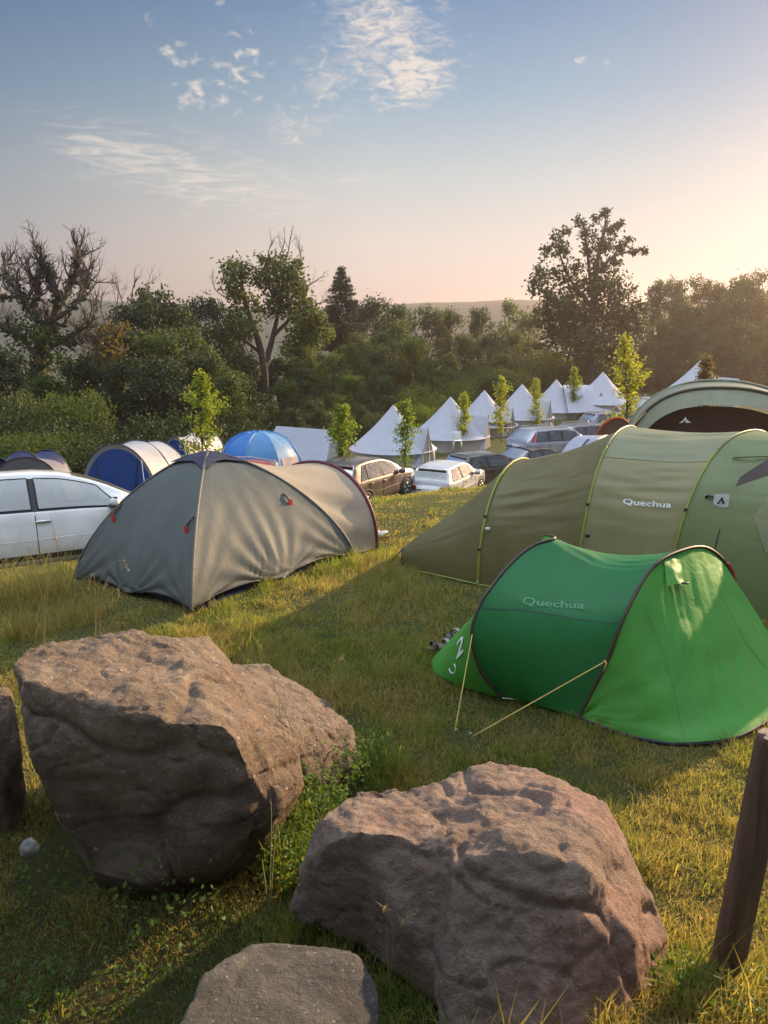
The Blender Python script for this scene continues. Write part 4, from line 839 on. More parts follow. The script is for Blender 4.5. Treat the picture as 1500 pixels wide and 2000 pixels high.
BLUE = fabric('blue_cloth', (.018, .07, .27), .12, .5, wr=.5, ws=4); BLUE2 = fabric('sky_blue_cloth', (.05, .20, .52), .28, .42, wr=.7, ws=4, tc_=(.05, .3, .7)); BLUE3 = fabric('pale_blue_cloth', (.24, .42, .62), .35, .4, wr=.8, ws=4, tc_=(.3, .5, .75))
NAVY = fabric('navy_cloth', (.012, .02, .075), .08, .5, wr=.5, ws=4)
LILAC = fabric('pale_lilac_cloth', (.42, .42, .52), .3, .45, wr=.5, ws=4); BEIGE = fabric('beige_roof', (.42, .42, .44), .22, .5, wr=.7, ws=4); ORANGE = fabric('orange_cloth', (.55, .12, .03), .4, .5)
WINF = plain('clear_film', (.42, .34, .30), .18, var=.3, scale=4)
def vault(px0, px1, pyt, pyb, Y, label, name, front, roof, depth, heading, door=True, seed=1, bands=1):
    """tunnel tent seen from its front: front arch between two columns of the photograph, running back along a heading"""
    t = at((px0 + px1) / 2, pyt, Y); w = (px1 - px0) / F * (Y * CT + (CAMZ - t[2]) * ST) / 2; z0 = at((px0 + px1) / 2, pyb, Y)[2]; c = np.array([t[0], Y, z0]); H = t[2] - z0; n = 31; vv = np.linspace(0, 1, n)
    th = math.radians(heading); d = np.array([math.cos(th), math.sin(th), 0]); s = np.array([1, 0, 0]); s = s - d * (s @ d) if abs(s @ d) < .8 else np.array([d[1], -d[0], 0]); s /= np.linalg.norm(s); w = w / max(.5, abs(s[0]))
    root = thing(name, label, 'tent', tuple(c)); arches = []
    for k, (dd, hh, ww) in enumerate(((0, 1, 1), (depth * .5, .97, .98), (depth, .86, .92))): o = c + d * dd; o[2] = z0; arches.append(superarch(o - s * w * ww - (0, 0, .3), o + np.array([0, 0, H * hh]), o + s * w * ww - (0, 0, .3), n, 2.1, 2.0))
    for k in range(2):
        f = np.linspace(0, 1, 12); G = arches[k][None] * (1 - f)[:, None, None] + arches[k + 1][None] * f[:, None, None]; G[..., 2] -= .10 * np.sin(np.pi * f)[:, None] * np.sin(np.pi * vv)[None]
        G = wrinkle(G, .025, seed + k, 3, 8); q = 8
        MB().grid(G[:, q - 1:n - q]).build('roof_panel', roof, root); MB().grid(G[:, :q]).build('side_panel', front if k else roof, root); MB().grid(G[:, n - q - 1:]).build('side_panel', front if k == 0 and bands == 2 else roof, root)
    A = arches[0]; f = np.linspace(0, 1, 8); sh = c + np.array([0, 0, 0]) + (A - c) * .92 + d * .08; MB().grid(A[None] * (1 - f)[:, None, None] + sh[None] * f[:, None, None]).build('hood', roof, root)
    base = sh[[0]] * (1 - vv)[:, None] + sh[[-1]] * vv[:, None]; MB().grid(wrinkle(sh[None] * (1 - f)[:, None, None] + base[None] * f[:, None, None], .012, 5, 3, 4)).build('door', front, root)
    if door:
        for k in (.33, .68):
            i = int(n * k); p, b = sh[n - 1 - i], base[n - 1 - i]; MB().tube([p - d * .03 + (0, 0, -.03), b - d * .03], .02, 5).build('door_zip', M_BLACK, root)
    for a_ in arches: MB().tube(a_ + (0, 0, .012), .022, 6).build('pole_sleeve', M_BLACK if roof is not LILAC else LILAC, root)
    e = arches[2]; b2 = e[[0]] * (1 - vv)[:, None] + e[[-1]] * vv[:, None]; MB().grid(e[None] * (1 - f)[:, None, None] + b2[None] * f[:, None, None]).build('rear_panel', front, root)
    guy(MB(), A[n - 10], A[n - 10] + np.array([.5, -1.3, -(A[n - 10][2] - z0)]), .008).build('guy_line', M_WHITEP, root)
    return root
vault(138, 312, 868, 985, 27.5, 'deep blue tunnel tent with a pale grey roof, behind the bonnet of the white car', 'tunnel_tent', BLUE, BEIGE, 2.9, 78, seed=2)
vault(305, 375, 853, 930, 32.5, 'blue and beige tunnel tent, right behind the deep blue one with the grey roof', 'tunnel_tent', BLUE, BEIGE, 3.2, 74, seed=4, door=False)
vault(-75, 55, 893, 985, 19.5, 'navy tunnel tent with its top just above the roof of the white car', 'tunnel_tent', NAVY, NAVY, 2.2, 80, seed=6, door=False)
def grey_dome():
    t = at(45, 893, 17.6); c = np.array([t[0], 17.6, t[2] - 1.15]); root = thing('dome_tent', 'small grey dome tent with an arched opening, peeping over the roof of the white car', 'tent', tuple(c)); n = 31
    cl = fabric('grey_cloth', (.20, .19, .22), .2, .5); a = superarch(c + (-.75, -.3, 0), c + (0, 0, 1.15), c + (.75, .3, 0), n); b = superarch(c + (-.5, .5, 0), c + (.15, .6, 1.0), c + (.8, 1.1, 0), n); f = np.linspace(0, 1, 8)
    MB().grid(a[None] * (1 - f)[:, None, None] + b[None] * f[:, None, None]).build('flysheet', cl, root); i = c + (a - c) * .74 + np.array([0, .05, 0]); MB().grid(a[None] * (1 - f)[:, None, None] + i[None] * f[:, None, None]).build('hood', cl, root)
    vv = np.linspace(0, 1, n); base = i[[0]] * (1 - vv)[:, None] + i[[-1]] * vv[:, None]; MB().grid(i[None] * (1 - f)[:, None, None] + base[None] * f[:, None, None]).build('door', plain('dark_opening', (.03, .028, .03), .8), root)
    MB().tube(a, .015, 6).build('pole_sleeve', M_BLACK, root); MB().tube(i, .008, 5).build('door_piping', M_WHITEP, root)
grey_dome()
def blue_dome():
    Y = 33.0; t = at(498, 843, Y); z0 = at(510, 945, Y)[2]; c = np.array([at(508, 900, Y)[0], Y, z0]); H = t[2] - z0; root = thing('dome_tent', 'bright blue gazebo dome with pale panels and clear windows, left of the white ridge tent', 'tent', tuple(c)); n = 8
    r = 82 / F * (Y * CT + 5 * ST) * 1.12; rot = math.radians(-101)
    for k in range(n):
        a0, a1 = rot + k * 2 * math.pi / n, rot + (k + 1) * 2 * math.pi / n; G = []
        for v in np.linspace(0, 1, 14):
            th = v * math.pi / 2; rr = r * math.cos(th) ** .75 if v < 1 else 0; hh = H * math.sin(th) ** .95; G.append([c + np.array([rr * (math.cos(a0) * (1 - u) + math.cos(a1) * u), rr * (math.sin(a0) * (1 - u) + math.sin(a1) * u), hh]) for u in np.linspace(0, 1, 9)])
        G = np.array(G); mid = (a0 + a1) / 2 % (2 * math.pi); G = wrinkle(G, .02, k, 4, 4)
        m_ = BLUE2 if k != 0 else fabric('mid_blue_cloth', (.10, .28, .52), .3, .42, wr=.8, ws=4, tc_=(.1, .35, .7))
        if k == 1: m_ = BLUE3
        MB().grid(G).build('roof_panel', m_, root); MB().tube(G[:-1, 0] + (0, 0, .01), .025, 6).build('pole_sleeve', BLUE3 if k in (0, 1, 2) else BLUE2, root)
        if k in (0, 1):
            S = Sheet(G); S = face_cam(S) if k != 5 else face_cam(S)
            if k == 1 or k == 0:
                U, V2 = np.meshgrid(np.linspace(.04, .38, 7), np.linspace(.14 if k == 1 else .72, .86 if k == 1 else .95, 7), indexing='ij'); MB().grid(S(U, V2, .02)).build('window', WINF, root)
    MB().tube([c + (0, 0, H - .05), c + (0, 0, H + .06)], [.12, .03], 8).build('apex_cap', BLUE2, root)
blue_dome()
def lilac_tent():
    Y = 17.5; root = None; p0, p1, p2 = at(1075, 905, Y), at(1128, 852, Y + .4), at(1206, 862, Y + 1.2); z0 = p0[2] - .75
    root = thing('dome_tent', 'pale lilac dome tent with a dark strip, in front of the silver estate', 'tent', (p1[0], Y, z0)); n = 25
    a = superarch((p0[0] - .15, Y - .2, z0), (p1[0] + .04, Y + .5, p1[2]), (p1[0] + .55, Y + 1.6, z0), n, 2, 2.0); b = superarch((p0[0] + .55, Y - .7, z0), (p1[0] + .55, Y + .3, p1[2] + .02), (p2[0] + .3, Y + 1.6, z0), n, 2.1, 2.0); e = superarch((p2[0] - .3, Y - .4, z0), (p2[0] - .1, Y + .6, p2[2]), (p2[0] + .5, Y + 1.7, z0), n, 2.1, 2.0)
    f = np.linspace(0, 1, 10); G = a[None] * (1 - f)[:, None, None] + b[None] * f[:, None, None]; S = face_cam(Sheet(G)); MB().grid(G).build('flysheet', LILAC, root); G2 = b[None] * (1 - f)[:, None, None] + e[None] * f[:, None, None]; G2[..., 2] -= .04 * np.sin(np.pi * f)[:, None]; MB().grid(G2).build('roof_panel', LILAC, root)
    MB().tube(b + (0, 0, .006), .012, 6).build('pole_sleeve', LILAC, root); strip(S, [(.62, .30), (.66, .42)], .05, .012, M_BLACK, root, 'vent_strip', 8)
lilac_tent()
def orange_tent():
    Y = 20.0; t = at(1212, 820, Y); z0 = t[2] - 1.0; root = thing('dome_tent', 'orange edged dome tent half hidden behind the tallest sapling', 'tent', (t[0], Y, z0)); n = 21; a = superarch((t[0] - .75, Y - .1, z0), (t[0] - .1, Y, z0 + 1.05), (t[0] + .6, Y + .3, z0), n, 2, 2); b = superarch((t[0] - .3, Y + 1.3, z0), (t[0] + .2, Y + 1.3, z0 + .9), (t[0] + .8, Y + 1.5, z0), n, 2, 2)
    f = np.linspace(0, 1, 6); MB().grid(a[None] * (1 - f)[:, None, None] + b[None] * f[:, None, None]).build('flysheet', fabric('brown_cloth', (.20, .13, .09), .3, .5), root); vv = np.linspace(0, 1, n); base = a[[0]] * (1 - vv)[:, None] + a[[-1]] * vv[:, None]; MB().grid(a[None] * (1 - f)[:, None, None] + base[None] * f[:, None, None]).build('door', fabric('brown_door', (.16, .10, .07), .3, .5), root); MB().tube(a, .025, 7).build('hoop', ORANGE, root)
orange_tent()

# ---------------------------------------------------------------- cars
GLASS = None
def glassmat():
    m, t, o = mat('car_glass'); tr = t.nodes.new('ShaderNodeBsdfTransparent'); tr.inputs[0].default_value = (.42, .47, .44, 1); g = t.nodes.new('ShaderNodeBsdfGlossy'); g.inputs['Roughness'].default_value = .03; g.inputs[0].default_value = (.9, .92, .92, 1)
    fr = t.nodes.new('ShaderNodeFresnel'); fr.inputs[0].default_value = 1.5; dust = t.nodes.new('ShaderNodeBsdfDiffuse'); dust.inputs[0].default_value = (.34, .32, .27, 1)
    mx = t.nodes.new('ShaderNodeMixShader'); t.links.new(M('MULTIPLY_ADD', fr.outputs[0], 1.6, .10, tree=t, clamp=True), mx.inputs[0]); t.links.new(tr.outputs[0], mx.inputs[1]); t.links.new(g.outputs[0], mx.inputs[2])
    m2 = t.nodes.new('ShaderNodeMixShader'); t.links.new(mrange(t, tnoise(t, 2.0, 5, .6), .3, .75, .05, .28), m2.inputs[0]); t.links.new(mx.outputs[0], m2.inputs[1]); t.links.new(dust.outputs[0], m2.inputs[2]); t.links.new(m2.outputs[0], o.inputs[0]); return m
GLASS = glassmat()
def paint(name, c, metal=.3, rough=.35, coat=.8, dust=.0):
    m, t, o = mat(name); n = tnoise(t, 2.2, 5, .6); g = t.nodes.new('ShaderNodeTexCoord'); sp = t.nodes.new('ShaderNodeSeparateXYZ'); t.links.new(g.outputs['Object'], sp.inputs[0])
    d = M('ADD', mrange(t, n, .35, .7, 0, .35 + dust), mrange(t, sp.outputs[2], .75, .2, 0, .35 + dust), tree=t, clamp=True); c2 = mixrgb(t, d, c, (.19, .155, .115))
    p = pbsdf(t, **{'Base Color': c2, 'Roughness': mrange(t, d, 0, 1, rough, .7), 'Metallic': metal, 'Coat Weight': coat * (1 - dust)}); p.inputs['Coat Roughness'].default_value = .08; t.links.new(p.outputs[0], o.inputs[0]); return m
ALLOY = plain('alloy', (.40, .40, .42), .35, .8); CLAD = plain('black_cladding', (.022, .022, .023), .7); TAIL = plain('tail_lamp', (.40, .012, .015), .15, coat=.8); HEAD = plain('head_lamp', (.55, .57, .6), .1, coat=.8); PLATE = plain('number_plate', (.7, .7, .68), .5); LAMPG = plain('lamp_bezel', (.12, .12, .13), .3)
SEATM = plain('seat_cloth', (.035, .035, .038), .9)
STY = {
 'suv': dict(L=4.38, W=1.84, H=1.60, top=[(0, .62), (.03, 1.0), (.18, 1.10), (.52, 1.50), (.75, 1.58), (1.3, 1.605), (1.9, 1.59), (2.3, 1.54), (2.65, 1.44), (2.95, 1.31), (3.25, 1.14), (3.42, 1.05), (3.9, .99), (4.22, .88), (4.34, .66), (4.38, .5)], belt=[(0, 1.02), (1.0, 1.03), (2.5, .99), (3.2, .95), (4.38, .80)], wheels=(.86, 3.50), wr=.34, sides=[(.62, 1.0, .92, 1.06), (1.05, 1.86, 1.10, 1.84), (1.95, 3.12, 1.93, 2.78)], rear=(.20, .55), front=(2.45, 3.34), doors=(1.05, 1.90, 3.02), clear=.24),
 'hatch': dict(L=4.05, W=1.72, H=1.43, top=[(0, .55), (.03, .92), (.10, .98), (.34, 1.34), (.50, 1.40), (1.2, 1.43), (1.9, 1.41), (2.3, 1.33), (2.85, 1.0), (3.05, .93), (3.6, .86), (3.95, .74), (4.05, .5)], belt=[(0, .90), (1.0, .90), (2.5, .87), (4.05, .72)], wheels=(.72, 3.22), wr=.30, sides=[(.42, 1.28, .60, 1.26), (1.36, 2.62, 1.34, 2.20)], rear=(.12, .36), front=(2.28, 2.88), doors=(1.32, 2.60), clear=.2),
 'estate': dict(L=4.75, W=1.83, H=1.50, top=[(0, .6), (.03, .98), (.12, 1.04), (.52, 1.42), (.7, 1.47), (1.6, 1.50), (2.5, 1.47), (2.95, 1.37), (3.45, 1.02), (3.62, .96), (4.2, .88), (4.62, .74), (4.75, .5)], belt=[(0, .96), (1.2, .95), (2.8, .91), (4.75, .74)], wheels=(.95, 3.72), wr=.33, sides=[(.50, 1.22, .72, 1.24), (1.30, 2.02, 1.32, 2.02), (2.10, 3.22, 2.10, 2.88)], rear=(.16, .55), front=(2.92, 3.50), doors=(1.28, 2.06, 3.2), clear=.2),
 'sedan': dict(L=4.5, W=1.77, H=1.43, top=[(0, .6), (.03, .88), (.12, .93), (.7, .95), (1.15, 1.26), (1.4, 1.38), (2.0, 1.43), (2.5, 1.39), (2.8, 1.32), (3.35, .98), (3.5, .92), (4.1, .85), (4.4, .70), (4.5, .48)], belt=[(0, .90), (1.2, .91), (2.8, .88), (4.5, .7)], wheels=(.85, 3.5), wr=.31, sides=[(1.20, 2.0, 1.36, 1.98), (2.08, 3.12, 2.06, 2.74)], rear=(.74, 1.3), front=(2.78, 3.36), doors=(1.2, 2.04, 3.1), clear=.2),
 'van': dict(L=4.9, W=1.9, H=1.95, top=[(0, .6), (.02, 1.1), (.08, 1.75), (.25, 1.92), (1.5, 1.95), (3.2, 1.92), (3.6, 1.80), (4.2, 1.22), (4.35, 1.12), (4.75, .95), (4.88, .7), (4.9, .5)], belt=[(0, 1.12), (2.5, 1.1), (4.0, 1.05), (4.9, .85)], wheels=(.95, 3.95), wr=.33, sides=[(.25, 1.2, .25, 1.2), (1.3, 2.5, 1.3, 2.5), (2.6, 3.95, 2.6, 3.6)], rear=(.03, .1), front=(3.6, 4.22), doors=(2.55, 3.95), clear=.22)}
def make_car(kind, pt, label, pos, heading, category='car', name='parked_car', rails=False, clad=False, pitch=0.0, roll=0.0, group='cars parked on the terrace', mirror=True, lampcol=None):
    """local x runs from tail to nose, y to the left; heading is degrees from +X towards +Y"""
    s = STY[kind]; Lc, Wc = s['L'], s['W']; root = thing(name, label, category, tuple(pos), group)
    root.rotation_euler = (R(roll), R(-pitch), R(heading)); tx, tz = zip(*s['top']); bx, bz = zip(*s['belt']); cl = s['clear']
    ztop = lambda x: float(np.interp(x, tx, tz)); zb_ = lambda x: min(float(np.interp(x, bx, bz)), ztop(x) - .03)
    def wid(x): t = 2 * x / Lc - 1; return Wc / 2 * (1 - .055 * abs(t) ** 3 - .12 * abs(t) ** 14)
    def zlow(x): t = 2 * x / Lc - 1; return cl + .10 * abs(t) ** 10
    sm = lambda x: np.convolve([ztop(v) for v in (x - .04, x, x + .04)], [.25, .5, .25], 'valid')[0]
    def ring(x):
        w, b, zt, z0 = wid(x), zb_(x), sm(x), zlow(x); g = max(zt - b, .02); ye = w * .955 - min(g, .6) * .40; hh = min(1, g / .3)
        m = z0 + (b - z0) * .55
        return [(w * .80, z0 - .02), (w * .955, z0 + .02), (w * .985, z0 + .14), (w, m - .08), (w * .998, m), (w * .985, m + .5 * (b - m)), (w * .975, b - .03), (w * .955, b),
                (ye + (w * .955 - ye) * .45, b + g * .55 - .02 * hh), (ye, zt - .055 * hh), (ye - .05, zt - .022 * hh), (ye * .72, zt - .004), (ye * .36, zt + .008), (0, zt + .012)]
    xs = np.unique(np.concatenate([np.linspace(0, Lc, 46), [v for v in tx], np.linspace(0, .25, 6), np.linspace(Lc - .25, Lc, 6)]))
    G = []
    for x in xs:
        r = ring(x); G.append([(x, -y, z) for y, z in r] + [(x, y, z) for y, z in r[-2::-1]])
    mb = MB().grid(G); k = len(G[0]); n = len(xs); ha, hb = s['sides'][0][0] - .04, s['sides'][-1][1] + .04; gaps = {}
    for sg_, js in ((0, (7, 8, 17, 18)),):
        keep = []
        for f_ in mb.F:
            i, j = divmod(f_[0], k); x0_, x1_ = xs[i], xs[i + 1]; side = j in js and x0_ >= ha - 1e-6 and x1_ <= hb + 1e-6
            scr = 10 <= j <= 15 and any(x0_ >= a_ + .015 and x1_ <= b_ - .015 for a_, b_ in (s['front'], s['rear']))
            if side: gaps['a'] = min(gaps.get('a', 9), x0_); gaps['b'] = max(gaps.get('b', 0), x1_)
            if not (side or scr): keep.append(f_)
        mb.F = keep; mb.m = [0] * len(keep)
    mb.F += [list(range(k)), [(n - 1) * k + i for i in range(k)][::-1]]; mb.m += [0, 0]
    body = mb.build('body', pt, root, local=True)
    c0 = Lc / 2 - .02
    def sidep(x, f, sg, off=.006):   # spot on the side glass
        w, b, zt = wid(x), zb_(x), sm(x); g = max(zt - b, .02); ye = w * .955 - min(g, .6) * .40; hh = min(1, g / .3); y0, z0, y1, z1 = w * .955, b, ye, zt - .055 * hh
        ym = ye + (y0 - ye) * .45; zm = b + g * .55 - .02 * hh
        y, z = (y0 + (ym - y0) * f / .55, z0 + (zm - z0) * f / .55) if f < .55 else (ym + (y1 - ym) * (f - .55) / .45, zm + (z1 - zm) * (f - .55) / .45)
        return (x, sg * (y + off), z + off * .3)
    def lowp(x, z, sg, off=.004):
        r = ring(x)[:8]; return (x, sg * (float(np.interp(z, [q[1] for q in r], [q[0] for q in r])) + off), z)
    for sg in (-1, 1):
        ga, gb = gaps['a'] - .01, gaps['b'] + .01; wl_ = lambda w_, f: w_[0] + (w_[2] - w_[0]) * f; wr_ = lambda w_, f: w_[1] + (w_[3] - w_[1]) * f; sd = s['sides']; fs = np.linspace(0, 1, 9)
        cols = [(lambda f: ga, lambda f: wl_(sd[0], f) + .012, 0)] + [((lambda f, w_=sd[q]: wr_(w_, f) - .012), (lambda f, w_=sd[q + 1]: wl_(w_, f) + .012), 1) for q in range(len(sd) - 1)] + [(lambda f: wr_(sd[-1], f) - .012, lambda f: gb, 0)]
        for lo_, hi_, dk in cols:
            MB().grid([[sidep(max(ga, min(gb, lo_(f))) * (1 - q) + max(ga, min(gb, hi_(f))) * q, f, sg, .001) for q in np.linspace(0, 1, 8)] for f in fs]).build('pillar', M_BLACK if dk else pt, root, local=True)
        for f0, f1 in ((-.01, .06), (.89, 1.01)): MB().grid([[sidep(x, f, sg, .002) for x in np.linspace(ga, gb, 22)] for f in (f0, (f0 + f1) / 2, f1)]).build('window_surround', M_BLACK if f0 < 0 else pt, root, local=True)
        for (a, b, c, d) in s['sides']:
            f = np.linspace(.05, .90, 7); u = np.linspace(0, 1, 9); W_ = [[sidep((a + (b - a) * q) * (1 - p) + (c + (d - c) * q) * p, ff, sg) for q in u] for p, ff in zip(np.linspace(0, 1, 7), f)]
            w_ = MB().grid(W_).build('side_window', GLASS, root, local=True)
            ed = [W_[0][0]] + W_[0][1:] + [W_[i][-1] for i in range(1, 7)] + W_[-1][::-1][1:] + [W_[i][0] for i in range(5, -1, -1)]; MB().tube(ed, .010, 4).build('window_seal', M_BLACK, w_, local=True)
        for x in s['doors']:
            z = np.linspace(cl + .16, zb_(x) - .01, 9); P = [lowp(x + .0 * i, q, sg, .002) for i, q in enumerate(z)]; MB().tube(P, .0055, 4).build('door_gap', M_DARK, root, local=True)
        for i, x in enumerate(s['doors'][1:] if len(s['doors']) > 1 else s['doors']):
            p = lowp(x - .80 if i or len(s['doors']) == 2 else x - .70, zb_(x) - .10, sg, .02); p = (x - (1.02 if (i == len(s['doors']) - 2) else .72), p[1], p[2]); MB().box(p, (.21, .04, .035), bev=.014).build('handle', pt if kind != 'hatch' else M_BLACK, root, local=True)
        if mirror:
            x = s['front'][1] - .34; p = sidep(x, .05, sg, .0); q = np.array([p[0], p[1] + sg * .13, p[2] + .06]); mm = MB().box(q, (.13, .22, .15), rz=sg * -.18, bev=.045); mm.tube([(p[0], p[1] - sg * .02, p[2] - .02), q], .022, 6); wmr = mm.build('wing_mirror', pt, root, local=True); MB().box((q[0] - .03, q[1], q[2] - .055), (.11, .20, .05), rz=sg * -.18, bev=.015).build('mirror_base', M_BLACK, wmr, local=True)
        # wheels
        for x in s['wheels']:
            y = wid(x); wr = s['wr']; a = np.linspace(0, 2 * math.pi, 33)
            arch = [(x + (wr + .075) * math.cos(t), wr + (wr + .065) * math.sin(t)) for t in np.linspace(-.12, math.pi + .12, 25)]
            V = [lowp(px_, max(pz_, cl + .0), sg, .004) for px_, pz_ in arch]; cc = lowp(x, wr, sg, .004); obj('wheel_arch', np.array(V + [cc]), [(i, i + 1, len(V)) for i in range(len(V) - 1)], M_DARK, root, False, local=True)
            if clad: MB().tube([(p[0], p[1] + sg * .004, p[2]) for p in V], .030, 6).build('arch_trim', CLAD, root, local=True)
            prof = [(.6 * wr, .0), (.68 * wr, .012), (.9 * wr, .02), (.98 * wr, 0), (wr, -.04), (wr, -.16), (.9 * wr, -.20), (.3 * wr, -.20)]
            Gt = [[(x + r_ * math.cos(t), sg * (y + .012 + d_), wr + r_ * math.sin(t)) for t in a[:-1]] for r_, d_ in prof]; wl = MB().grid(Gt, close=True).build('wheel', M_RUBBER, root, local=True)
            rm = MB(); rm.grid([[(x + r_ * wr * math.cos(t), sg * (y + .012 + d_), wr + r_ * wr * math.sin(t)) for t in a[:-1]] for r_, d_ in ((.64, .004), (.60, -.03), (.1, -.05), (.02, -.05))], close=True, m=1)
            for j in range(5):
                t = j * 2 * math.pi / 5 + .3; rm.tube([(x + .06 * math.cos(t), sg * (y + .004), wr + .06 * math.sin(t)), (x + .62 * wr * math.cos(t), sg * (y + .012), wr + .62 * wr * math.sin(t))], [.035, .026], 5, m=0)
            rm.grid([[(x + r_ * wr * math.cos(t), sg * (y + .016 + d_), wr + r_ * wr * math.sin(t)) for t in a[:-1]] for r_, d_ in ((.60, .0), (.65, .006), (.68, .0))], close=True, m=0); rm.build('rim', [ALLOY, M_DARK], wl, local=True)
        # lamps
        zt = zb_(.1); tl = [[lowp(q, z_, sg, .006) for q in np.linspace(.02, .42 if kind in ('suv', 'estate') else .20, 6)] for z_ in np.linspace(zt - .22, zt - .05, 4)]
        if kind == 'estate':
            tl = [[sidep(q, f_, sg, .008) for q in (.20 + .28 * f_, .42 + .25 * f_)] for f_ in np.linspace(0, .85, 6)]
        yy = wid(.02) - .02; m_ = MB()
        if kind == 'estate': m_.grid(tl)
        else: m_.box((.03, sg * (yy - .13), zt - .13 - (.06 if kind == 'hatch' else 0)), (.11, .32 if kind != 'hatch' else .24, .15), bev=.025)
        m_.build('tail_light', TAIL, root, local=True)
        hz = zb_(Lc - .3); MB().grid([[lowp(q, z_, sg, .006) for q in np.linspace(Lc - .55, Lc - .06, 6)] for z_ in (hz - .16, hz - .09, hz - .02)]).build('headlight', HEAD, root, local=True)
        if rails:
            P = [(x, sg * (ring(x)[9][0] - .03), sm(x) + .045 - (.06 if x in (.7, 2.62) else 0)) for x in (.7, .8, 1.2, 1.8, 2.4, 2.55, 2.62)]; MB().tube(P, .018, 6).build('roof_rail', ALLOY if rails == 1 else M_BLACK, root, local=True)
        for zz, rr in ((cl + .36, .007),): MB().tube([lowp(x, zz + .03 * (x / Lc - .5), sg, -.003) for x in np.linspace(s['wheels'][0] + .1 if zz > .6 else s['wheels'][0] + .45, s['wheels'][1] - .1 if zz > .6 else s['wheels'][1] - .45, 10)], rr, 5).build('body_crease', pt, root, local=True)
        if clad: MB().grid([[lowp(x, z_, sg, .008) for x in np.linspace(s['wheels'][0] + .40, s['wheels'][1] - .40, 8)] for z_ in (cl - .0, cl + .08, cl + .15)]).build('sill_cladding', CLAD, root, local=True)
        else: MB().tube([lowp(x, cl + .30, sg, .0) for x in np.linspace(s['wheels'][0] + .42, s['wheels'][1] - .42, 6)], .012, 5).build('side_moulding', M_BLACK if kind == 'hatch' else pt, root, local=True)
    def screen(a, b, nm, fr):
        W_ = []
        for x in np.linspace(a, b, 7):
            r = ring(x); ye = r[9][0] - .035; zt = sm(x); W_.append([(x + fr * .006, y, zt - .03 * (abs(y) / max(ye, .01)) ** 3 + .014) for y in np.linspace(-ye, ye, 9)])
        return MB().grid(W_).build(nm, GLASS, root, local=True)
    screen(*s['front'], 'windscreen', 1); rw = screen(*s['rear'], 'rear_window', -1)
    ym = wid(.02); MB().box((.015, 0, .50), (.09, ym * 1.86, .16), bev=.03).build('rear_bumper', CLAD if clad else pt, root, local=True); MB().box((Lc - .015, 0, .42), (.07, ym * 1.7, .20), bev=.03).build('front_bumper', CLAD if clad else pt, root, local=True)
    MB().box((-.012, 0, .72 if kind != 'hatch' else .58), (.016, .52, .115), bev=.004).build('number_plate', PLATE, root, local=True)
    zs = zb_(Lc * .45); xf = s['sides'][-1][0] + .25 if len(s['sides']) > 1 else Lc * .5
    for sg in (-1, 1):
        MB().box((xf, sg * .37, zs - .30), (.50, .48, .22), bev=.06).box((xf - .26, sg * .37, zs - .02), (.14, .48, .60), bev=.06).box((xf - .30, sg * .37, zs + .36), (.10, .26, .17), bev=.04).build('seat', SEATM, root, local=True)
    MB().box((xf - 1.0, 0, zs - .06), (.16, 1.24, .56), bev=.06).box((xf - .80, 0, zs - .32), (.5, 1.24, .2), bev=.06).build('rear_seat', SEATM, root, local=True); MB().box((s['front'][1] - .28, 0, zs - .10), (.40, 1.3, .22), bev=.07).build('dashboard', SEATM, root, local=True)
    if kind in ('suv', 'hatch'):
        x = s['rear'][1]; zt = sm(x); MB().box((x - .05, 0, zt + .012), (.20, ring(x)[9][0] * 1.8, .03), bev=.012).build('spoiler', pt, root, local=True)
    MB().box((Lc / 2, 0, cl + .10), (Lc * .86, Wc * .80, .2), bev=.04).build('underbody', M_DARK, root, local=True)
    if kind == 'suv':
        MB().add([(.95, .0, 1.60), (1.12, .0, 1.60), (.98, .02, 1.60), (.98, -.02, 1.60), (.96, 0, 1.68)], [(0, 2, 4), (0, 4, 3), (2, 1, 4), (1, 3, 4)]).build('aerial_fin', M_BLACK, root, local=True)
    return root
def place_car(kind, pt, label, px, py, Y, heading, zref=None, **kw):
    """px, py: where the middle of the car meets the ground"""
    p = at(px, py, Y) ; x, y = p[0], p[1]; th = math.radians(heading); Lc = STY[kind]['L']; d = np.array([math.cos(th), math.sin(th)])
    z = g1(x, y) if zref is None else p[2]; slope = math.degrees(math.atan2(g1(x + d[0] * 1.3, y + d[1] * 1.3) - g1(x - d[0] * 1.3, y - d[1] * 1.3), 2.6)) if zref is None else 0
    if zref == 'p': slope = kw.pop('tilt', 0)
    sn = np.array([-d[1], d[0]]); z_ = z - math.tan(math.radians(slope)) * Lc / 2
    return make_car(kind, pt, label, (x - d[0] * Lc / 2, y - d[1] * Lc / 2, z_), heading, pitch=slope, **kw)
place_car('suv', paint('white_paint', (.82, .81, .79), .0, .25, .9, .0), 'white SUV with black sills, parked at the left edge beside the olive grey dome tent', 122, 1112, 12.0, 24, zref='p', tilt=1.0, roll=-8.5, clad=True)
place_car('suv', paint('brown_paint', (.06, .032, .022), .3, .3, .8, .02), 'dusty brown SUV with its tail towards the porch of the olive dome tent', 712, 980, 26.3, 60, zref='p', clad=True)
place_car('hatch', paint('pale_paint', (.55, .55, .57), .1, .3, .8, .05), 'white three-door hatchback with red tail lights, just right of the dusty brown SUV', 876, 970, 29.5, 64, zref='p')
place_car('hatch', paint('black_paint', (.012, .013, .012), .2, .25, .9, .1), 'black hatchback right behind the white three-door hatchback', 955, 945, 33.5, 32, zref='p')
place_car('sedan', paint('dark_red_paint', (.02, .014, .012), .2, .25, .9, .1), 'dark saloon with a bright window, right behind the black hatchback', 1045, 930, 36.5, 28, zref='p')
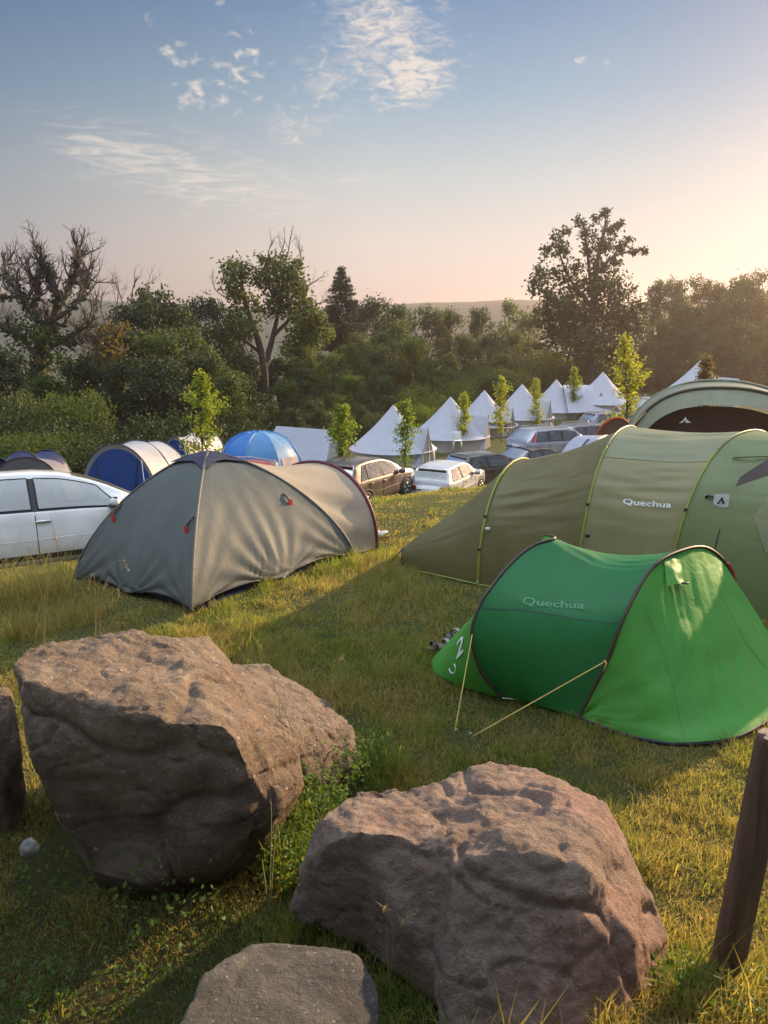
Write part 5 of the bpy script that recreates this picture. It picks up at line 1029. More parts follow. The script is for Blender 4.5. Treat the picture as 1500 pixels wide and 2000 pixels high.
place_car('estate', paint('silver_paint', (.38, .39, .45), .5, .3, .7, .05), 'silver estate car with roof rails and tall red tail lights', 1085, 893, 38.0, 27, zref='p', rails=1)
place_car('estate', paint('steel_paint', (.20, .205, .23), .5, .3, .7, .05), 'grey estate car parked beyond the silver estate, mostly roof showing', 1155, 878, 44, 25, zref='p', rails=1)
place_car('hatch', paint('pearl_paint', (.22, .22, .25), .3, .3, .7, .05), 'grey hatchback far down the row, below the last bell tents', 1195, 848, 49, 20, zref='p')
place_car('sedan', paint('grey_paint', (.35, .36, .40), .4, .3, .7, .05), 'pale saloon seen in the gap between the tallest sapling and the hooded tent', 1272, 820, 50, 20, zref='p')
place_car('hatch', paint('red_paint', (.35, .02, .02), .1, .3, .8, .05), 'red car with a pale roof strip, peeping over the olive dome tent', 515, 1000, 21.5, 18, zref='p', rails=1)
place_car('van', paint('far_silver', (.40, .40, .43), .3, .3, .7, .05), 'silver people carrier far off at the right edge below the woods', 1505, 754, 84, 62, zref='p', name='parked_van', category='van')

# ---------------------------------------------------------------- small things lying about
def sandal(px, py, ang, label):
    g = ground_at(px, py); root = thing('sandal', label, 'sandal', tuple(g), 'pair of sandals by the pop-up tent', ang); m_ = MB(); n = 18; out = []
    for t in np.linspace(0, 2 * math.pi, n, endpoint=False): out.append((.135 * math.cos(t), (.046 + .010 * math.cos(t)) * math.sin(t)))
    V = [(x, y, .045) for x, y in out] + [(x, y, .07) for x, y in out]; obj('sole', V, [tuple(range(n, 2 * n))] + [(i, (i + 1) % n, n + (i + 1) % n, n + i) for i in range(n)], plain('brown_sole', (.14, .10, .085), .8), root, False, local=True)
    for x0 in (.05, -.07):
        a = np.linspace(0, math.pi, 9); G = [[(x0 + dx, .05 * math.cos(t), .065 + .05 * math.sin(t)) for t in a] for dx in (0, .035)]; MB().grid(G).build('strap', plain('pale_strap', (.30, .28, .26), .7) if x0 > 0 else M_BLACK, root, local=True)
sandal(858, 1276, .5, 'pale strapped brown sandal on the grass, left one of the pair by the green tent')
sandal(882, 1256, .9, 'brown sandal on the grass, right one of the pair by the green tent')
def litter(px, py, s, label, seed, c):
    g = ground_at(px, py); f = np.linspace(-1, 1, 9); U, V_ = np.meshgrid(f, f, indexing='ij'); z = .04 + .035 * fbm(np.stack([U.ravel() * 1.6, V_.ravel() * 1.6, U.ravel() * 0], -1), 3, seed).reshape(9, 9)
    G = np.stack([g[0] + U * s, g[1] + V_ * s * .6 + U * .05, g[2] + z + .03], -1); o = MB().grid(G).build('crumpled_bag', plain('pale_plastic', c, .4)); o.name = 'crumpled_bag'; tag(o, label, 'bag')
litter(738, 1052, .13, 'crumpled pale plastic bag on the grass beside the porch of the dome tent', 3, (.45, .45, .45))
def bench(px, py, Y, label):
    p = at(px, py, Y); x, y, z = p; root = thing('picnic_table', label, 'picnic table', (x, y, z), 'picnic tables among the bell tents'); wd = plain('grey_wood', (.26, .22, .18), .85, var=.3)
    MB().box((0, 0, .74), (1.9, .72, .05), bev=.01).build('table_top', wd, root, local=True)
    for s in (-1, 1): MB().box((0, s * .68, .44), (1.9, .26, .045), bev=.01).build('bench', wd, root, local=True)
    for s in (-1, 1):
        m_ = MB(); m_.tube([(s * .7, -.62, 0), (s * .7, -.2, .72)], .04, 5); m_.tube([(s * .7, .62, 0), (s * .7, .2, .72)], .04, 5); m_.tube([(s * .7, -.75, .40), (s * .7, .75, .40)], .035, 5); m_.build('leg', wd, root, local=True)
bench(1103, 808, 59, 'wooden picnic table in front of the fifth bell tent'); bench(968, 847, 50, 'wooden picnic table in front of the third bell tent')
def stool(px, py, Y):
    p = at(px, py, Y); root = thing('plastic_chair', 'white plastic chair on the grass in front of the second bell tent', 'chair', tuple(p)); wh = plain('white_plastic', (.7, .7, .68), .4)
    MB().box((0, 0, .44), (.46, .44, .04), bev=.015).build('seat', wh, root, local=True); MB().box((0, .22, .68), (.44, .04, .46), bev=.015).build('backrest', wh, root, local=True)
    for a in (-1, 1):
        for b in (-1, 1): MB().tube([(a * .19, b * .18, .43), (a * .24, b * .24, -.04)], .022, 6).build('leg', wh, root, local=True)
stool(893, 876, 43)

# ---------------------------------------------------------------- trees
rng = np.random.default_rng(7)
def leaves(C, size, rs, out=None, droop=.0, aspect=.62, curl=.25):
    """one small bent leaf (two quads) at each point of C; out: preferred outward normals"""
    n = len(C); sz = size * rs.uniform(.65, 1.35, n)
    d = rs.normal(size=(n, 3)); d[:, 2] -= droop
    if out is not None: d = d * .8 + np.cross(out, rs.normal(size=(n, 3))) * .9
    d /= np.linalg.norm(d, axis=1)[:, None]
    w = rs.normal(size=(n, 3)) if out is None else np.cross(d, out + .55 * rs.normal(size=(n, 3)))
    w -= d * (w * d).sum(1)[:, None]; w /= np.linalg.norm(w, axis=1)[:, None] + 1e-9
    k = np.cross(d, w); a = C - d * sz[:, None] * .5; b = C + d * sz[:, None] * .5; h = w * (sz * aspect * .5)[:, None]; m = k * (sz * curl * .5)[:, None]
    V = np.stack([a, C + h + m, b, C - h + m], 1).reshape(-1, 3); i = np.arange(n)[:, None] * 4
    return V, np.concatenate([i + np.array([[0, 1, 2]]), i + np.array([[0, 2, 3]])], 1).reshape(-1, 3)
def lobe_cloud(lobes, per_m2, rs, size, clump=.32, hollow=.55, sub=10):
    """leaf points gathered in small sprays over lumpy lobes (x, y, z, r)"""
    P = []; O = []
    for (x, y, z, r) in lobes:
        ns = max(6, int(per_m2 * 12.57 * r * r / sub)); u = rs.normal(size=(ns, 3)); u /= np.linalg.norm(u, axis=1)[:, None]
        lump = 1 + .30 * fbm(u * 2.1 + np.array([x, y, z]), 2, 3); rad = r * lump * rs.uniform(hollow, 1.04, ns) ** .7
        c = np.array([x, y, z]) + u * rad[:, None] * np.array([1, 1, .92])
        j = rs.normal(size=(ns, sub, 3)) * (clump * min(1, r / .9)); q = (c[:, None] + j).reshape(-1, 3); P.append(q); O.append(np.repeat(u + np.array([0, 0, .35]), sub, 0))
    P = np.concatenate(P); O = np.concatenate(O); O /= np.linalg.norm(O, axis=1)[:, None]; return P, O
def limb(a, b, rs, k=7, wob=.06):
    t = np.linspace(0, 1, k)[:, None]; P = np.asarray(a) * (1 - t) + np.asarray(b) * t; L_ = np.linalg.norm(np.asarray(b) - np.asarray(a))
    P[1:-1] += rs.normal(size=(k - 2, 3)) * L_ * wob; P[:, 2] += .10 * L_ * np.sin(np.pi * t[:, 0]) * .5; return P
def twigs(mb, p, d, ln, r, rs, depth, spread=.6, n=5, up=.1):
    """a bare branch that forks down to twigs"""
    d = d / np.linalg.norm(d); pts = [p]; q = np.array(p, float); dd = d.copy()
    for i in range(5):
        dd = dd + rs.normal(size=3) * .16 + np.array([0, 0, up]); dd /= np.linalg.norm(dd); q = q + dd * ln / 5; pts.append(q.copy())
    mb.tube(pts, np.linspace(r, r * .45, 6), 5 if depth > 1 else 3, cap=False); 
    if depth <= 0: return
    for i in range(n):
        f = rs.uniform(.25, 1); k = f * 5; j = min(int(k), 4); pp = pts[j] + (pts[j + 1] - pts[j]) * (k - j); nd = dd + rs.normal(size=3) * spread; twigs(mb, pp, nd, ln * rs.uniform(.45, .7), r * .5 * (1 - .3 * f), rs, depth - 1, spread, n, up)

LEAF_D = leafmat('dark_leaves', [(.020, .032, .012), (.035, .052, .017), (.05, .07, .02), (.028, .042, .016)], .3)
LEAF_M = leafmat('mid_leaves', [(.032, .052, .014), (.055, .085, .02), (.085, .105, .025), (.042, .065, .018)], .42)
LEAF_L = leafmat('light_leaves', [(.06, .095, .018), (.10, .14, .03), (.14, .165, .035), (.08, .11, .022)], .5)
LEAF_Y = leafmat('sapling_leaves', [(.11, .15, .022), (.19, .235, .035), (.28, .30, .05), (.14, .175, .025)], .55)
LEAF_R = leafmat('rust_leaves', [(.12, .075, .03), (.17, .11, .03), (.13, .12, .03), (.09, .06, .025)], .45)
NEEDLE = leafmat('needles', [(.015, .026, .014), (.028, .04, .018), (.036, .05, .02)], .15)

# crowns 10 m tall with the trunk at the origin, shared by the trees of the woods
def proto_tree(seed, wid=.36, base=.10, mtl=LEAF_M, n=34, size=.25, dens=30, spiky=0):
    rs = np.random.default_rng(seed); lobes = []
    for k in range(n):
        h = base + (1 - base) * rs.uniform(.05, 1) ** .85; env = math.sin(math.pi * min(1, max(.03, (h - base * .5) / (1.06 - base * .5)) ** .75)) ** .7
        a = rs.uniform(0, 2 * math.pi); rr = wid * 10 * env * rs.uniform(.2, .98); r = rs.uniform(.45, 1.15) * (1.2 - .45 * h); lobes.append((rr * math.cos(a), rr * math.sin(a), min(10 * h, 10 - r * .8), r))
    lobes.append((rs.uniform(-.5, .5), rs.uniform(-.5, .5), 9.1, .9)); P, O = lobe_cloud(lobes, dens, rs, size); V, Fc = leaves(P, size, rs, O)
    mb = MB(); mb.tube([(0, 0, -.8), (.05, .02, 1.5), (.1, -.05, 4), (0, .1, 7)], [.28, .2, .15, .06], 7)
    for l in lobes[::3]: mb.tube(limb((.06, 0, min(l[2] * .55, 4.5)), l[:3], rs), np.linspace(.10, .025, 7), 5, cap=False)
    tw = mb.build('trunk', M_BARK); td = tw.data; bpy.data.objects.remove(tw)
    return mesh_data('crown', V, Fc, mtl, smooth=False), td
PROTO = {'d0': proto_tree(1, .40, .02, LEAF_D), 'd1': proto_tree(2, .46, .0, LEAF_D, 38), 'd2': proto_tree(3, .34, .06, LEAF_D, 30),
         'm0': proto_tree(4, .40, .04, LEAF_M), 'm1': proto_tree(5, .48, .0, LEAF_M, 38), 'm2': proto_tree(6, .33, .08, LEAF_M, 30), 'm3': proto_tree(9, .42, .02, LEAF_M, 42),
         'l0': proto_tree(7, .44, .0, LEAF_L, 36), 'l1': proto_tree(8, .36, .06, LEAF_L, 30)}
def bush_proto(seed, mtl, size=.085, n=10):
    rs = np.random.default_rng(seed); lobes = [(rs.uniform(-1.1, 1.1), rs.uniform(-.9, .9), rs.uniform(.35, 1.6), rs.uniform(.55, .85)) for _ in range(n)]; P, O = lobe_cloud(lobes, 170, rs, size, .13); P = P[P[:, 2] > -.2]
    V, Fc = leaves(P, size, rs, None); mb = MB()
    for l in lobes: mb.tube(limb((0, 0, -.3), l[:3], rs, 5), np.linspace(.05, .015, 5), 4, cap=False)
    tw = mb.build('stems', M_BARK); td = tw.data; bpy.data.objects.remove(tw); return mesh_data('foliage', V, Fc, mtl, smooth=False), td
BUSH = {'d': bush_proto(11, LEAF_D), 'm': bush_proto(12, LEAF_M), 'l': bush_proto(13, LEAF_L), 'm2': bush_proto(14, LEAF_M)}
def wood_tree(kind, px, pyt, Y, label, ws=1.0, group=None, rz=None, cat='tree', name='broadleaf_tree', sink_=0.0):
    t = at(px, pyt, Y); z0 = g1(t[0], Y) - sink_; h = max(1.0, t[2] - z0)
    root = thing(name, label, cat, (t[0], Y, z0), group, rng.uniform(0, 6.28) if rz is None else rz); s = h / 10.0; sx = s * ws; root.scale = (sx, sx, s)
    c, k = PROTO[kind]; link_mesh('crown', c, root); link_mesh('trunk', k, root); return root
def bush(kind, px, pyt, Y, label, ws=1.0, group=None):
    t = at(px, pyt, Y); z0 = g1(t[0], Y); h = max(.5, t[2] - z0); root = thing('bush', label, 'bush', (t[0], Y, z0), group, rng.uniform(0, 6.28)); s = h / 2.2; root.scale = (s * ws, s * ws, s)
    c, k = BUSH[kind]; link_mesh('foliage', c, root); link_mesh('stems', k, root); return root
# woods on the left, behind the white car and the blue tents
GL = 'dark trees of the left wood'; LL = 'dark broadleaf tree in the thick wood behind the blue tunnel tents'
for k, px, py, Y, ws in (('d1', 262, 600, 52, .95), ('d0', 305, 566, 50, .85), ('d2', 222, 640, 47, 1.0), ('m1', 345, 640, 45, 1.15), ('d1', 398, 585, 56, .75), ('d0', 150, 700, 46, 1.0), ('d2', 20, 690, 50, 1.0), ('m0', 90, 735, 40, 1.0), ('d1', 250, 705, 42, 1.1), ('d0', 175, 690, 50, 1.1), ('d2', 395, 690, 44, 1.0), ('d1', 440, 640, 60, 1.0), ('d0', -60, 660, 48, 1.1), ('d0', 310, 700, 41, 1.1), ('m1', 440, 720, 43, 1.0), ('d1', 355, 600, 58, .8), ('d2', 480, 740, 45, 1.0)):
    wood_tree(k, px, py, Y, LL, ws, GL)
GB = 'bushes at the foot of the left wood'; LB = 'leafy bush at the foot of the left wood, level with the blue tunnel tents'
for k, px, py, Y, ws in (('d', 30, 790, 33, .8), ('m2', 152, 765, 34, .55), ('d', 95, 805, 32, .8), ('m', 60, 775, 36, .6), ('d', -10, 770, 36, .7), ('d', 205, 815, 34, .9), ('d', 255, 800, 37, 1.0), ('d', 330, 790, 39, 1.0), ('d', -25, 810, 31, 1.0), ('m2', 60, 845, 30, .8), ('d', 140, 850, 31, .9), ('d', 420, 800, 40, 1.0), ('d', 480, 800, 42, 1.0), ('m2', 10, 850, 28, .9), ('d', 100, 870, 29, 1.0), ('d', 180, 870, 32, .9)):
    bush(k, px, py, Y, LB, ws, GB)
# the wood behind the bell tents
GCN = 'trees of the wood behind the bell tents'; LC = 'green broadleaf tree in the unbroken wood behind the white bell tents'
for k, px, py, Y, ws in (('m0', 590, 655, 62, 1.0), ('l0', 600, 610, 64, .8), ('l1', 650, 690, 58, 1.0), ('m1', 560, 740, 52, 1.1), ('d1', 500, 770, 50, 1.0), ('l0', 690, 735, 56, 1.0), ('m0', 650, 770, 50, 1.0), ('d0', 610, 780, 48, 1.0), ('d2', 735, 585, 84, .9), ('d0', 700, 600, 86, .8), ('m2', 775, 598, 92, .9), ('m3', 830, 600, 96, 1.0), ('m0', 880, 606, 98, .9), ('m2', 935, 604, 98, .9), ('l1', 992, 588, 94, .8), ('m1', 1030, 612, 92, .9),
                     ('m3', 775, 630, 68, 1.0), ('m1', 815, 660, 66, .9), ('d1', 740, 690, 60, 1.0), ('m3', 850, 705, 62, .9), ('m0', 745, 740, 56, 1.0), ('m2', 905, 655, 80, 1.0), ('d0', 960, 650, 82, 1.0), ('m0', 1010, 650, 84, 1.0), ('d1', 1055, 670, 82, 1.0), ('m1', 880, 690, 72, 1.0), ('m3', 980, 690, 78, 1.0), ('d1', 1090, 690, 80, 1.1), ('m0', 1140, 700, 82, 1.2), ('d0', 1190, 690, 82, 1.1), ('d1', 1230, 690, 84, 1.2), ('m3', 700, 650, 74, 1.0), ('d2', 650, 640, 80, .9), ('d1', 460, 690, 66, 1.0), ('d0', 540, 700, 60, 1.0), ('m1', 690, 670, 66, .9), ('d1', 590, 720, 55, 1.0), ('d2', 530, 790, 46, 1.0), ('d1', 570, 800, 46, 1.1), ('d0', 640, 810, 46, 1.0), ('d0', 700, 790, 50, 1.0), ('m1', 600, 700, 60, .9)):
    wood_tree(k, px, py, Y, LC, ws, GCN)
GS = 'bushes behind the bell tents'; LS = 'sunlit bush in the row just behind the white bell tents'
for k, px, py, Y, ws in (('l', 815, 755, 58, 1.0), ('l', 860, 735, 62, 1.0), ('m', 900, 715, 66, 1.0), ('l', 925, 722, 67, 1.0), ('m2', 965, 728, 68, 1.0), ('l', 1000, 718, 72, 1.0), ('m', 1045, 705, 74, 1.1), ('m2', 1110, 685, 78, 1.5), ('l', 835, 790, 54, .8), ('d', 730, 800, 52, 1.0), ('d', 800, 800, 54, 1.0), ('m2', 880, 770, 60, .9), ('m', 1080, 720, 74, 1.0), ('d', 1150, 730, 80, 1.2), ('d', 1220, 725, 82, 1.3), ('m', 1180, 715, 80, 1.2)):
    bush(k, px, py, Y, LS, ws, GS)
# the hillside wood on the right
GR = 'trees of the right hillside wood'; LR = 'tree in the hazy hillside wood under the sun, right of the tallest tree'
for k, px, py, Y, ws in (('m2', 1285, 552, 98, .7), ('m0', 1312, 548, 100, .6), ('m3', 1362, 543, 98, .8), ('m2', 1408, 556, 98, .7), ('m1', 1448, 545, 95, .8), ('m3', 1482, 532, 94, .9), ('m0', 1525, 528, 94, 1.0), ('m1', 1335, 585, 92, .9), ('m3', 1390, 590, 90, .9), ('d1', 1440, 590, 88, .9), ('m0', 1490, 580, 86, .9), ('m1', 1290, 620, 88, 1.0), ('d0', 1345, 640, 84, 1.0), ('m3', 1400, 640, 82, 1.0), ('d1', 1455, 630, 80, 1.0), ('m1', 1510, 620, 78, 1.0), ('d1', 1265, 670, 84, 1.0), ('d0', 1310, 690, 80, 1.1), ('m1', 1365, 690, 78, 1.1), ('d1', 1420, 690, 90, 1.2), ('d0', 1475, 690, 92, 1.2), ('m0', 1550, 600, 80, 1.1), ('d1', 1580, 660, 80, 1.2), ('d1', 1530, 700, 95, 1.2)):
    wood_tree(k, px, py, Y, LR, ws, GR)

# trees told apart by their own shape
def lobe_tree(name, label, base, Y, lobes, mtl, size, dens, limbs, seed, trunk_r=.25, clump=.3, hollow=.5, extra=None, zj=1.0, bark=M_BARK, top_k=1.0):
    rs = np.random.default_rng(seed); b = at(base[0], base[1], Y); b[2] = min(b[2], g1(b[0], Y)); root = thing(name, label, 'tree', tuple(b)); pts = []
    for (px, py, rp) in lobes:
        y = Y + rs.uniform(-1, 1) * rp / F * Y * zj; c = at(px, py, y); pts.append((c[0], c[1], c[2], rp / F * Y * (top_k if py < 560 else 1)))
    P, O = lobe_cloud(pts, dens, rs, size, clump, hollow); V, Fc = leaves(P, size, rs, O); obj('crown', V, Fc, mtl, root, False); mb = MB()
    for L_ in limbs:
        q = np.array([at(px, py, Y + (rs.uniform(-.5, .5) if i else 0)) for i, (px, py, *_) in enumerate(L_)]); q = catmull(q, max(6, 3 * len(q))); r0 = L_[0][2] if len(L_[0]) > 2 else trunk_r * .5; mb.tube(q, np.linspace(r0, max(.02, r0 * .25), len(q)), 7, cap=False)
    if extra: extra(mb, rs)
    mb.build('trunk', bark, root); return root
# tallest tree, upper right
lobe_tree('tall_tree', 'tallest tree of the picture, dark and open crowned against the bright sky', (1150, 760), 74,
    [(1085, 465, 20), (1070, 490, 22), (1100, 490, 24), (1105, 452, 14), (1060, 530, 26), (1090, 540, 30), (1048, 560, 22), (1132, 432, 18), (1150, 455, 24), (1165, 425, 14), (1182, 420, 17), (1195, 450, 24), (1210, 435, 15), (1180, 480, 26), (1150, 490, 22), (1215, 480, 22), (1238, 492, 13), (1258, 488, 10), (1228, 468, 14), (1170, 520, 28), (1200, 515, 22), (1125, 520, 20), (1130, 560, 30), (1170, 560, 34), (1205, 560, 30), (1080, 590, 34), (1120, 610, 40), (1165, 620, 44), (1210, 610, 38), (1235, 640, 36), (1090, 650, 42), (1140, 670, 48), (1195, 680, 48), (1060, 620, 26), (1250, 600, 16)],
    LEAF_D, .33, 22, [[(1150, 790, .5), (1152, 700), (1158, 600), (1165, 520), (1185, 430)], [(1156, 600, .2), (1110, 540), (1085, 470)], [(1160, 540, .18), (1200, 500), (1258, 488)], [(1156, 580, .2), (1148, 500), (1140, 435)]], 41, clump=.24, hollow=.2, top_k=.72)
# big open tree left of centre, with bare tips
def bare_tips(spots, Y, ln, r):
    def f(mb, rs):
        for (px, py, dx, dy) in spots: twigs(mb, at(px, py, Y), np.array([dx, 0, dy]), ln, r, rs, 2, .45, 4, .1)
    return f
lobe_tree('walnut_tree', 'round open-crowned tree with a forked trunk and bare tips, left of the pointed conifer', (516, 790), 57,
    [(455, 525, 22), (475, 530, 20), (450, 560, 20), (470, 580, 24), (495, 545, 16), (520, 540, 24), (545, 520, 24), (565, 535, 24), (580, 520, 14), (550, 570, 30), (585, 570, 22), (600, 600, 20), (575, 610, 26), (535, 600, 22), (460, 620, 24), (480, 640, 26), (450, 660, 22), (610, 640, 26), (585, 660, 28), (620, 620, 16), (515, 505, 12), (500, 600, 14)],
    LEAF_M, .26, 44, [[(516, 800, .34), (516, 720, .32), (500, 650), (478, 590), (470, 530)], [(518, 715, .24), (535, 650), (548, 590), (555, 530)], [(530, 660, .15), (570, 620), (600, 600)], [(510, 690, .14), (470, 660), (445, 655)], [(545, 600, .1), (525, 560), (520, 510)]], 43, extra=bare_tips([(525, 510, -.2, 1), (545, 505, .1, 1), (560, 500, .5, 1), (600, 560, 1, .5), (605, 600, 1, .2), (440, 580, -.8, .6), (585, 520, .4, 1)], 57, 1.5, .045), clump=.28, hollow=.3)
# bare, ivy-clad tree at the left edge
def dead_tree():
    Y = 43.0; rs = np.random.default_rng(45); b = at(72, 800, Y); b[2] = g1(b[0], Y) - .2; root = thing('dying_tree', 'half bare tree with ivy on its forks and leafless twigs, at the left edge', 'tree', tuple(b)); mb = MB(); ivy = []
    limbs = [([(72, 830), (70, 760), (76, 700), (90, 650), (105, 610)], .34), ([(90, 650), (62, 600), (40, 560), (20, 520), (5, 480)], .22), ([(105, 610), (112, 560), (95, 510), (78, 450)], .18), ([(108, 600), (130, 550), (150, 500), (152, 435)], .20), ([(105, 620), (140, 590), (165, 540), (172, 500)], .14), ([(95, 650), (130, 660), (160, 640), (185, 615)], .12), ([(76, 700), (40, 660), (10, 640), (-30, 610)], .14), ([(82, 690), (120, 670), (150, 668), (172, 655)], .10), ([(62, 600), (75, 540), (55, 490)], .12), ([(40, 560), (0, 560), (-30, 530)], .1)]
    for L_, r in limbs:
        q = catmull(np.array([at(px, py + max(0, 640 - py) * .24, Y + rs.uniform(-1.2, 1.2) * (i > 0)) for i, (px, py) in enumerate(L_)]), 14); mb.tube(q, np.linspace(r, r * .3, 14), 7, cap=False)
        if r > .09: ivy += [(*p, .14 + r * .9) for p in q[3:12]]
        for i in range(4, 14):
            d = q[i] - q[i - 1]; d = d / np.linalg.norm(d) + rs.normal(size=3) * .7
            for _ in range(2): twigs(mb, q[i], d + rs.normal(size=3) * .5, rs.uniform(.7, 1.35), r * .3 + .012, rs, 2, .5, 4, .12)
    mb.build('trunk', M_DEADBARK, root); P, O = lobe_cloud(ivy, 55, rs, .15, .16, .5, 6); V, Fc = leaves(P, .17, rs, O); obj('ivy', V, Fc, LEAF_D, root, False)
    lob = [(at(px, py, Y - .5 + rs.uniform(-1, 1))) for px, py in ((60, 640), (95, 650), (75, 680), (100, 690), (40, 650), (110, 660))]; P, O = lobe_cloud([(*p, .75) for p in lob], 22, rs, .2, .3); V, Fc = leaves(P, .22, rs, O); obj('crown', V, Fc, LEAF_M, root, False)
    lob = [(at(px, py, Y - .8)) for px, py in ((85, 705), (92, 730), (88, 745))]; P, O = lobe_cloud([(*p, .38) for p in lob], 40, rs, .15, .2); V, Fc = leaves(P, .17, rs, O); obj('rust_foliage', V, Fc, LEAF_R, root, False)
dead_tree()
def rust_tree():
    lobe_tree('rusty_tree', 'small tree with yellowing leaves and bare twigs on top, right of the half bare tree', (205, 820), 45, [(200, 645, 24), (225, 650, 20), (235, 680, 22), (205, 685, 26), (240, 640, 14), (215, 710, 22), (185, 660, 14)], LEAF_R, .20, 20, [[(200, 830, .16), (205, 740), (215, 680), (235, 640)], [(206, 720, .1), (185, 680), (195, 640)], [(215, 690, .1), (175, 650), (165, 632), (150, 628)]], 47, extra=bare_tips([(220, 620, .1, 1), (240, 600, .2, 1), (255, 590, .3, 1), (205, 630, -.2, 1), (190, 610, -.1, 1), (262, 600, .5, 1)], 45, 1.6, .04))
rust_tree()
def spruce():
    Y = 76.0; rs = np.random.default_rng(51); t = at(667, 524, Y); z0 = g1(t[0], Y); h = t[2] - z0; root = thing('spruce_tree', 'pointed dark conifer standing alone against the sky, right of the round open tree', 'tree', (t[0], Y, z0)); C = []; D = []; mb = MB(); mb.tube([(t[0], Y, z0 - .5), (t[0], Y, z0 + h * .5), (t[0], Y, t[2])], [.25, .16, .02], 7)
    z = z0 + h * .45
    while z < t[2] - .1:
        f = (t[2] - z) / (h * .55); L_ = .25 + 2.7 * f ** .8
        for k in range(9):
            a = rs.uniform(0, 6.28); l = L_ * rs.uniform(.7, 1.1); tip = np.array([t[0] + l * math.cos(a), Y + l * math.sin(a), z - l * .12 + .25 * l * rs.uniform(.2, 1)]); p0 = np.array([t[0], Y, z]); mb.tube([p0, (p0 + tip) / 2 - (0, 0, .05 * l), tip], [.035, .02, .008], 4, cap=False); m_ = int(60 * l) + 8
            s = rs.uniform(.2, 1, m_)[:, None]; C.append(p0 + (tip - p0) * s + rs.normal(size=(m_, 3)) * np.array([.14, .14, .13]) * (1.2 - .6 * s))
        z += .36
    V, Fc = leaves(np.concatenate(C), .2, rs, None, .3, .4); obj('crown', V, Fc, NEEDLE, root, False); mb.build('trunk', M_BARK, root)
spruce()
# saplings among the tents and cars
def sapling(px, pyt, pyb, Y, wpx, label, seed, fork=0, mtl=None, base=.12):
    rs = np.random.default_rng(seed); t, b = at(px, pyt, Y), at(px, pyb, Y); h = t[2] - b[2]; w = wpx / F * Y / 2; root = thing('sapling', label, 'sapling', tuple(b), 'slim saplings planted among the tents'); mb = MB(); st = catmull(np.array([b - (0, 0, .4), b + (t - b) * .35 + (rs.normal() * .05, 0, 0), b + (t - b) * .7 + (rs.normal() * .06, 0, 0), t]), 16); mb.tube(st, np.linspace(.035, .008, 16), 6, cap=False); C = []; size = .085 if Y < 25 else .13; nb = 60
    for k in range(nb):
        f = base + (.97 - base) * (k + rs.uniform(0, 1)) / nb; i = f * 15; j = min(int(i), 14); p = st[j] + (st[j + 1] - st[j]) * (i - j); env = (.72 + .28 * math.sin(f * 17 + seed)) * max(.12, math.sin(math.pi * min(1, max(.06, (f + .02) / 1.04)) ** .9)) ** .8 * (1.12 - .35 * f); l = w * env * rs.uniform(.5, 1.25); a = rs.uniform(0, 6.28); d = np.array([math.cos(a), math.sin(a), rs.uniform(.25, .9)]); e = p + d * l; mb.tube([p, (p + e) / 2 + (0, 0, .04), e], [.010, .006, .003], 4, cap=False); m_ = int(62 * max(.5, l / .5) * (1 if Y < 25 else .6)); s = rs.uniform(.25, 1.08, m_)[:, None]; C.append(p + (e - p) * s + rs.normal(size=(m_, 3)) * size * .75)
    V, Fc = leaves(np.concatenate(C), size, rs, None, .2, .5); obj('crown', V, Fc, mtl or LEAF_Y, root, False); mb.build('trunk', M_BARK, root)
sapling(397, 728, 930, 19.5, 100, 'bright green sapling above the cap of the olive dome tent', 61)
sapling(672, 792, 930, 29.5, 68, 'sapling in front of the white ridge tent, left of the nearest bell tent', 62)
sapling(790, 782, 920, 32, 52, 'sapling in front of the porch of the nearest bell tent', 63)
sapling(907, 768, 876, 44, 36, 'sapling in front of the second nearest bell tent', 64)
sapling(980, 735, 855, 47, 46, 'sapling in front of the third nearest bell tent', 65)
sapling(1048, 740, 838, 52, 34, 'sapling in front of the fourth nearest bell tent', 66)
sapling(1122, 718, 815, 57, 30, 'slimmest sapling, in front of the flat ridge canopy of the farthest tent', 67, base=.3)
sapling(1218, 655, 870, 22, 88, 'tallest sapling, yellow green in the sun left of the hooded tent', 68)
sapling(1378, 700, 800, 30, 42, 'reddish sapling in front of the lone bell tent, above the hooded tent', 69, mtl=LEAF_R)
def mast():
    p = at(355, 592, 300); z = p[2]; MBm = MB(); MBm.tube([(p[0], 300, z - 14), (p[0], 300, z + .5)], .22, 6); o = None
    root = thing('radio_mast', 'distant thin radio mast on the skyline between the dark trees at left', 'mast', (p[0], 300, z - 14)); MBm.build('pole', M_STEEL, root)
    for k in (0, 1.3, 2.4): MB().box((p[0], 300, z - .4 - k), (1.2 - .2 * k, .5, .5)).build('antenna', M_STEEL, root)
mast()

